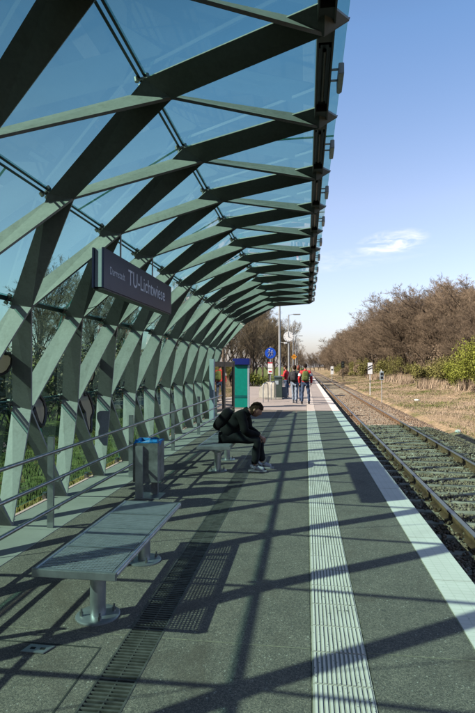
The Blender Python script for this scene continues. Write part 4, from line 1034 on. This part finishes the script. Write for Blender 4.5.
def hand(mb, wrist, d, palm_n, side, curl=.5, s=1.):
    """palm from wrist along d, palm normal palm_n (towards the palm side); five separate fingers"""
    d = Vector(d).normalized(); n = Vector(palm_n); n = (n - d * n.dot(d)).normalized(); sd = d.cross(n).normalized() * side
    w_ = Vector(wrist)
    merge_into(mb, skinned([(*w_, .026 * s), (*(w_ + d * .045 * s), .034 * s), (*(w_ + d * .085 * s), .036 * s)], [(0, 1), (1, 2)], 1))
    for i, (o_, L) in enumerate([(-.030, .070), (-.010, .080), (.010, .075), (.029, .060)]):
        b = w_ + d * .075 * s + sd * o_ * s; p = [(b, .0095 * s)]; q = b; dd = d
        for j, f in enumerate((.45, .32, .23)):
            dd = (dd * math.cos(curl * .75) + n * math.sin(curl * .75)).normalized() if j or True else dd
            ax = d.cross(n); a = curl * (.5 + .45 * j); dd = (d * math.cos(a) + n * math.sin(a)).normalized(); q = q + dd * L * f * s; p.append((q, (.0088 - .001 * j) * s))
        chain(mb, p)
    b = w_ + d * .028 * s - sd * .026 * s; t1 = (d * .55 - sd * .75 + n * .35).normalized(); t2 = (d * .85 - sd * .25 + n * .45).normalized()
    chain(mb, [(b, .013 * s), (b + t1 * .035 * s, .0115 * s), (b + t1 * .035 * s + t2 * .032 * s, .0095 * s)])
def head_shape(mb, c, fwd, upv, s=1.):
    """head with brow, eye sockets, nose, mouth, chin and ears; c = centre of skull"""
    f = Vector(fwd).normalized(); u = Vector(upv); u = (u - f * u.dot(f)).normalized(); r_ = f.cross(u)
    R = Matrix((r_, f, u)).transposed()
    def fn(p):
        x, y, z = p
        k = 1.
        if z < -.1: k = 1 - .28 * min(1, (-z - .1) / .9)          # narrower jaw
        px, py, pz = x * k, y, z
        if y > 0:
            g = math.exp(-(x * x) / .012)
            nose = math.exp(-((z + .12) ** 2) / .020) * g * .20 + math.exp(-((z + .0) ** 2) / .02) * g * .07
            eye = (math.exp(-((abs(x) - .36) ** 2) / .02 - (z - .03) ** 2 / .012)) * -.10
            brow = math.exp(-((z - .17) ** 2) / .008) * math.exp(-(x * x) / .3) * .04
            lip = math.exp(-((z + .45) ** 2) / .006) * math.exp(-(x * x) / .04) * .05
            chin = math.exp(-((z + .80) ** 2) / .03) * math.exp(-(x * x) / .08) * .12
            py += nose + eye + brow + lip + chin
        else: py *= 1.04
        return Vector((px, py, pz))
    mb.ellipsoid(c, (.075 * s, .096 * s, .118 * s), 28, 22, fn, R)
    for sg_ in (-1, 1):
        ec = Vector(c) + R @ Vector((sg_ * .075 * s, -.012 * s, -.008 * s)); mb.ellipsoid(ec, (.011 * s, .019 * s, .031 * s), 10, 8, None, R)
def hair_cap(c, fwd, upv, s=1., low=-.15, length=0., vol=1.08, seed=0):
    f = Vector(fwd).normalized(); u = Vector(upv); u = (u - f * u.dot(f)).normalized(); r_ = f.cross(u); R = Matrix((r_, f, u)).transposed()
    rnd = random.Random(seed); ph = [rnd.uniform(0, 6) for _ in range(4)]
    mb = MB()
    def fn(p):
        x, y, z = p
        # keep the face clear: pull vertices of the lower front back inside the skull
        front = y > .15
        lim = .38 if front else low - length
        if z < lim:
            zz = lim + (z - lim) * (.03 if front else .12); k = .93 if front else 1.
            return Vector((x * k * .98, (min(y, .80) if front else y) * k, zz if not front else lim + (z - lim) * .02))
        wv = 1 + .035 * math.sin(9 * x + ph[0]) * math.sin(8 * y + ph[1]) + .02 * math.sin(17 * z + ph[2])
        return Vector((x, y, z)) * wv
    mb.ellipsoid(c, (.075 * s * vol * 1.05, .098 * s * vol * 1.03, .118 * s * vol), 30, 22, fn, R)
    return mb
def finish(mb, name, mat, parent): return mb.build(name, M[mat], parent, smooth=True)
def lerp3(a, b, t): return Vector(a).lerp(Vector(b), t)
def person(J, loc, rz, label, spec, group=None, s=1.):
    """J: joints in local metres (facing +Y): pelvis, chest, neck, head, shL/R, elL/R, wrL/R, hipL/R, knL/R, anL/R"""
    t = empty('person', loc, label, 'person', group, rz)
    V_ = {k: Vector(v) for k, v in J.items() if isinstance(v, tuple)}
    nodes = []; edges = []; idx = {}
    def nd(k, p, r, r2=None): nodes.append((*p, r) if r2 is None else (*p, r, r2)); idx[k] = len(nodes) - 1; return idx[k]
    def ed(a, b): edges.append((idx[a], idx[b]))
    hf = Vector(J.get('facedir', (0, 1, 0))); hu = Vector(J.get('headup', (0, 0, 1)))
    nd('pel', V_['pelvis'], .125, .105); nd('waist', lerp3(V_['pelvis'], V_['chest'], .5), .115, .095); nd('chest', V_['chest'], .13, .105); nd('neckb', V_['neck'], .058); nd('skull', lerp3(V_['neck'], V_['head'], .8), .052)
    ed('pel', 'waist'); ed('waist', 'chest'); ed('chest', 'neckb'); ed('neckb', 'skull')
    for S in 'LR':
        nd('sh' + S, V_['sh' + S], .058); nd('el' + S, V_['el' + S], .040); nd('wr' + S, V_['wr' + S], .026); ed('chest', 'sh' + S); ed('sh' + S, 'el' + S); ed('el' + S, 'wr' + S)
        nd('hip' + S, V_['hip' + S], .085); nd('kn' + S, V_['kn' + S], .055); nd('an' + S, V_['an' + S], .036); ed('pel', 'hip' + S); ed('hip' + S, 'kn' + S); ed('kn' + S, 'an' + S)
    body = MB(); merge_into(body, skinned(nodes, edges, 1))
    head_shape(body, V_['head'], hf, hu, s)
    for S, sg_ in (('L', -1), ('R', 1)):
        d = (V_['wr' + S] - V_['el' + S]).normalized(); hd = Vector(J.get('hd' + S, d)); hand(body, V_['wr' + S], hd, Vector(J.get('hn' + S, (-sg_, 0, 0))), J.get('hs' + S, sg_), J.get('curl', .5), s)
    body.build('body', M['skin'], t, smooth=True, local=True)
    # jacket over torso and sleeves
    jr = spec.get('bulk', 1.)
    nodes = []; edges = []; idx = {}
    nd('a', lerp3(V_['pelvis'], V_['chest'], -.12), .155 * jr * spec.get('hem', 1), .125 * jr * spec.get('hem', 1)); nd('b', lerp3(V_['pelvis'], V_['chest'], .25), .150 * jr * spec.get('hem', 1), .125 * jr * spec.get('hem', 1)); nd('c', lerp3(V_['pelvis'], V_['chest'], .65), .155 * jr, .13 * jr); nd('d', lerp3(V_['chest'], V_['neck'], .25), .150 * jr, .115 * jr); nd('e', lerp3(V_['chest'], V_['neck'], .86), .080)
    ed('a', 'b'); ed('b', 'c'); ed('c', 'd'); ed('d', 'e')
    for S in 'LR':
        nd('sh' + S, V_['sh' + S], .076 * jr); nd('m' + S, lerp3(V_['sh' + S], V_['el' + S], .5), .066 * jr); nd('el' + S, V_['el' + S], .060 * jr); nd('fm' + S, lerp3(V_['el' + S], V_['wr' + S], .5), .052 * jr); nd('wr' + S, lerp3(V_['el' + S], V_['wr' + S], .95), .043 * jr)
        ed('d', 'sh' + S); ed('sh' + S, 'm' + S); ed('m' + S, 'el' + S); ed('el' + S, 'fm' + S); ed('fm' + S, 'wr' + S)
    jk = MB(); merge_into(jk, skinned(nodes, edges, 2)); wrinkle(jk, .006, 3); jo = jk.build('jacket', M[spec['jacket']], t, smooth=True, local=True)
    if spec.get('stripe'):
        mb = MB()
        for S in 'LR':
            a, b = V_['sh' + S], V_['el' + S]
            mb.tube([lerp3(a, b, .35), lerp3(a, b, .75)], .078 * jr, 12, caps=False)
        mb.build('sleeve_panel', M[spec['stripe']], jo, smooth=True, local=True)
    # collar
    cb = MB(); cb.tube([lerp3(V_['chest'], V_['neck'], .8), lerp3(V_['neck'], V_['head'], .12)], [.085, .073], 14, caps=False); cb.build('collar', M[spec['jacket']], jo, smooth=True, local=True)
    # trousers
    tr_ = MB(); nodes = []; edges = []; idx = {}
    nd('p', V_['pelvis'] + Vector((0, 0, .0)), .140, .115)
    for S in 'LR':
        nd('hip' + S, V_['hip' + S], .102); nd('t' + S, lerp3(V_['hip' + S], V_['kn' + S], .5), .088); nd('kn' + S, V_['kn' + S], .072); nd('c' + S, lerp3(V_['kn' + S], V_['an' + S], .45), .068); nd('an' + S, lerp3(V_['kn' + S], V_['an' + S], .98), .062)
        ed('p', 'hip' + S); ed('hip' + S, 't' + S); ed('t' + S, 'kn' + S); ed('kn' + S, 'c' + S); ed('c' + S, 'an' + S)
    merge_into(tr_, skinned(nodes, edges, 2)); wrinkle(tr_, .006, 8); tr_.build('trousers', M[spec['trousers']], t, smooth=True, local=True)
    for S in 'LR':
        fd = Vector(J.get('ft' + S, J.get('footdir', (0, 1, 0)))).normalized(); a = V_['an' + S]; sd = Vector((fd.y, -fd.x, 0)).normalized(); zc = a.z - .035
        sh = MB(); merge_into(sh, skinned([(*(a + Vector((0, 0, .02))), .045), (*(a - fd * .045 + Vector((0, 0, -.035))), .042), (*(a + fd * .06 + Vector((0, 0, -.035))), .046), (*(a + fd * .155 + Vector((0, 0, -.048))), .034)], [(0, 1), (0, 2), (2, 3)], 2))
        so_ = sh.build('shoe', M[spec['shoes']], t, smooth=True, local=True)
        zb = a.z - .085; pr = [(-.095, .03), (-.05, .044), (.05, .046), (.14, .046), (.19, .028), (.19, -.028), (.14, -.046), (.05, -.046), (-.05, -.044), (-.095, -.03)]
        MB().prism([a + fd * u_ + sd * v_ + Vector((0, 0, zb - a.z + .012)) for u_, v_ in pr], (0, 0, 1), .022).build('sole', M['sole'], so_, local=True)
    hc = hair_cap(V_['head'] + Vector((0, 0, .004)), hf, hu, s, length=spec.get('hairlen', 0.), low=spec.get('hairlow', -.35), vol=spec.get('hairvol', 1.08), seed=spec.get('seed', 1))
    hc.build('hair', M[spec['hair']], t, smooth=True, local=True)
    return t, V_
def wrinkle(mb, amp, sd):
    rnd = random.Random(sd); a, b, c = [rnd.uniform(0, 6) for _ in range(3)]
    mb.v = [(x + amp * math.sin(31 * z + 13 * y + a), y + amp * math.sin(27 * z + 17 * x + b), z + amp * .6 * math.sin(23 * x + 19 * y + c)) for x, y, z in mb.v]
def backpack(loc_c, R, size, mat, label, loc, rz, hanger=None, pocket=True):
    t = empty('backpack', loc, label, 'backpack', None, rz); c = Vector(loc_c)
    def sup(p):
        f = lambda v: math.copysign(abs(v) ** .62, v); q = Vector((f(p.x), f(p.y), f(p.z))); q.x *= 1 - .12 * q.z; return q
    MB().ellipsoid(c, size, 26, 18, sup, R).build('main_bag', M[mat], t, smooth=True, local=True)
    if pocket: MB().ellipsoid(c + R @ Vector((0, -size[1] * .85, -size[2] * .35)), (size[0] * .78, size[1] * .45, size[2] * .42), 20, 14, sup, R).build('front_pocket', M[mat], t, smooth=True, local=True)
    for sx in (-1, 1):
        pts = [c + R @ Vector((sx * size[0] * .45, size[1] * .8, size[2] * .8)), c + R @ Vector((sx * size[0] * .7, size[1] * 1.7, size[2] * .98)), c + R @ Vector((sx * size[0] * .72, size[1] * 2.6, size[2] * .75))]
        MB().tube(pts, .020, 8).build('strap', M[mat], t, smooth=True, local=True)
    MB().tube([c + R @ Vector((-.03, size[1] * .5, size[2] * .95)), c + R @ Vector((0, size[1] * .5, size[2] * 1.12)), c + R @ Vector((.03, size[1] * .5, size[2] * .95))], .008, 6).build('grab_handle', M[mat], t, local=True)
    return t

def standing(h=1.78, stance=.12, lean=0., armL=None, armR=None, stride=0., headturn=0., look=0.):
    k = h / 1.78; z = lambda v: v * k
    J = dict(pelvis=(0, 0, z(.96)), chest=(0, lean * .5, z(1.30)), neck=(0, lean * .8, z(1.50)), head=(0, lean + .015, z(1.655)),
             shL=(-.185 * k, lean * .7, z(1.43)), shR=(.185 * k, lean * .7, z(1.43)), hipL=(-.09, 0, z(.90)), hipR=(.09, 0, z(.90)),
             knL=(-stance * .9, stride * .5 + .02, z(.50)), knR=(stance * .9, -stride * .5 + .02, z(.50)), anL=(-stance, stride, .085), anR=(stance, -stride, .085))
    J['elL'] = armL[0] if armL else (-.26 * k, -.03, z(1.15)); J['wrL'] = armL[1] if armL else (-.25 * k, .06, z(.91))
    J['elR'] = armR[0] if armR else (.26 * k, -.03, z(1.15)); J['wrR'] = armR[1] if armR else (.25 * k, .06, z(.91))
    J['facedir'] = (math.sin(headturn), math.cos(headturn), look)
    return J
# person with green backpack, back to the camera
P3 = (-.03, 22.6, .004)
person(standing(1.80, .155), P3, .02, 'person in red and white jacket and blue jeans wearing a green backpack', dict(jacket='cloth_red', stripe='cloth_white', trousers='jeans', shoes='shoe_dark', hair='hair_dark', bulk=1.12, seed=4))
backpack((0, -.21, 1.24), Matrix.Identity(3), (.155, .10, .23), 'pack_green', 'olive green backpack on the back of the person in red and white', P3, .02)
# person in dark jacket, light jeans, walking to the left of the first
P2 = (-.52, 23.3, .004)
person(standing(1.74, .08, stride=.10, headturn=-.3), P2, -.15, 'person in a charcoal jacket and light jeans between the two red jackets', dict(jacket='cloth_dark', trousers='jeans_light', shoes='shoe', hair='hair_brown', bulk=1.05, hairlen=.5, seed=5))
bp = backpack((-.02, -.20, 1.20), Matrix.Identity(3), (.14, .09, .21), 'cloth_dark', 'charcoal rucksack worn by the person in light jeans', P2, -.15)
# person with auburn hair partly hidden behind
P4 = (-.36, 24.6, .004)
person(standing(1.72, .09, headturn=.2), P4, .1, 'auburn-haired person mostly hidden behind the one in light jeans', dict(jacket='cloth_dark', trousers='jeans', shoes='shoe_dark', hair='hair_red', bulk=1., hairlen=.6, seed=6))
# person in red jacket facing left, by the suitcase
P1 = (-1.02, 27.5, .004)
Jp = standing(1.72, .10, lean=.07, look=-.35, armR=((.24, .08, 1.13), (.13, .30, 1.16)), armL=((-.25, .07, 1.13), (-.12, .31, 1.18)))
Jp['curl'] = .8
person(Jp, P1, 1.15, 'person in a red jacket and dark trousers looking down, beside the grey suitcase', dict(jacket='cloth_red', trousers='jeans', shoes='shoe_dark', hair='hair_brown', bulk=1.1, seed=7))
t = empty('suitcase', (-1.13, 26.75, 0), 'upright grey wheeled suitcase in front of the person in red', 'suitcase')
MB().bbox(-1.28, -.98, 26.65, 26.87, .06, .60).build('shell', M['case_grey'], t, bevel=.03, smooth=True)
MB().tube([(-1.20, 26.80, .58), (-1.20, 26.80, .86), (-1.06, 26.80, .86), (-1.06, 26.80, .58)], .011, 8).build('pull_handle', M['galv'], t)
for x in (-1.24, -1.02): MB().cyl((x, 26.85, .035), .035, .03, 14, 'X').build('wheel', M['blackp'], t)
MB().bbox(-1.24, -1.02, 26.635, 26.65, .12, .50).build('front_pocket', M['case_grey'], t, bevel=.006)

# seated man, leaning forward, elbows on knees.  local frame: facing +Y; placed with rz so that he faces the track
PS = (-1.27, 8.12, .004)
JS = dict(pelvis=(0, -.01, .57), chest=(0, .19, .80), neck=(0, .35, .945), head=(0, .48, .965), shL=(-.175, .27, .91), shR=(.175, .27, .91),
          elL=(-.20, .33, .635), elR=(.20, .33, .635), wrL=(-.055, .545, .535), wrR=(.055, .545, .545),
          hipL=(-.09, .02, .53), hipR=(.09, .02, .53), knL=(-.15, .50, .50), knR=(.13, .52, .50), anL=(-.16, .55, .09), anR=(.13, .47, .09))
JS['facedir'] = (.05, .80, -.62); JS['headup'] = (0, .62, .80); JS['hdL'] = (.25, .75, -.55); JS['hdR'] = (-.25, .75, -.55); JS['hnL'] = (.8, -.4, -.3); JS['hnR'] = (-.8, -.4, -.3); JS['curl'] = .95
person(JS, PS, -PI / 2 - .05, 'man in black sitting bent forward on the far bench, hands together', dict(jacket='cloth_black', trousers='cloth_trouser', shoes='shoe', hair='hair_brown', bulk=1.18, hem=1.20, hairlow=-.75, hairvol=1.08, seed=9))
ang = math.radians(-48)
backpack((0, -.055, .80), Matrix.Rotation(math.radians(-38), 3, 'X'), (.160, .095, .20), 'cloth_pack', 'black backpack on the back of the seated man', PS, -PI / 2 - .05, pocket=False)
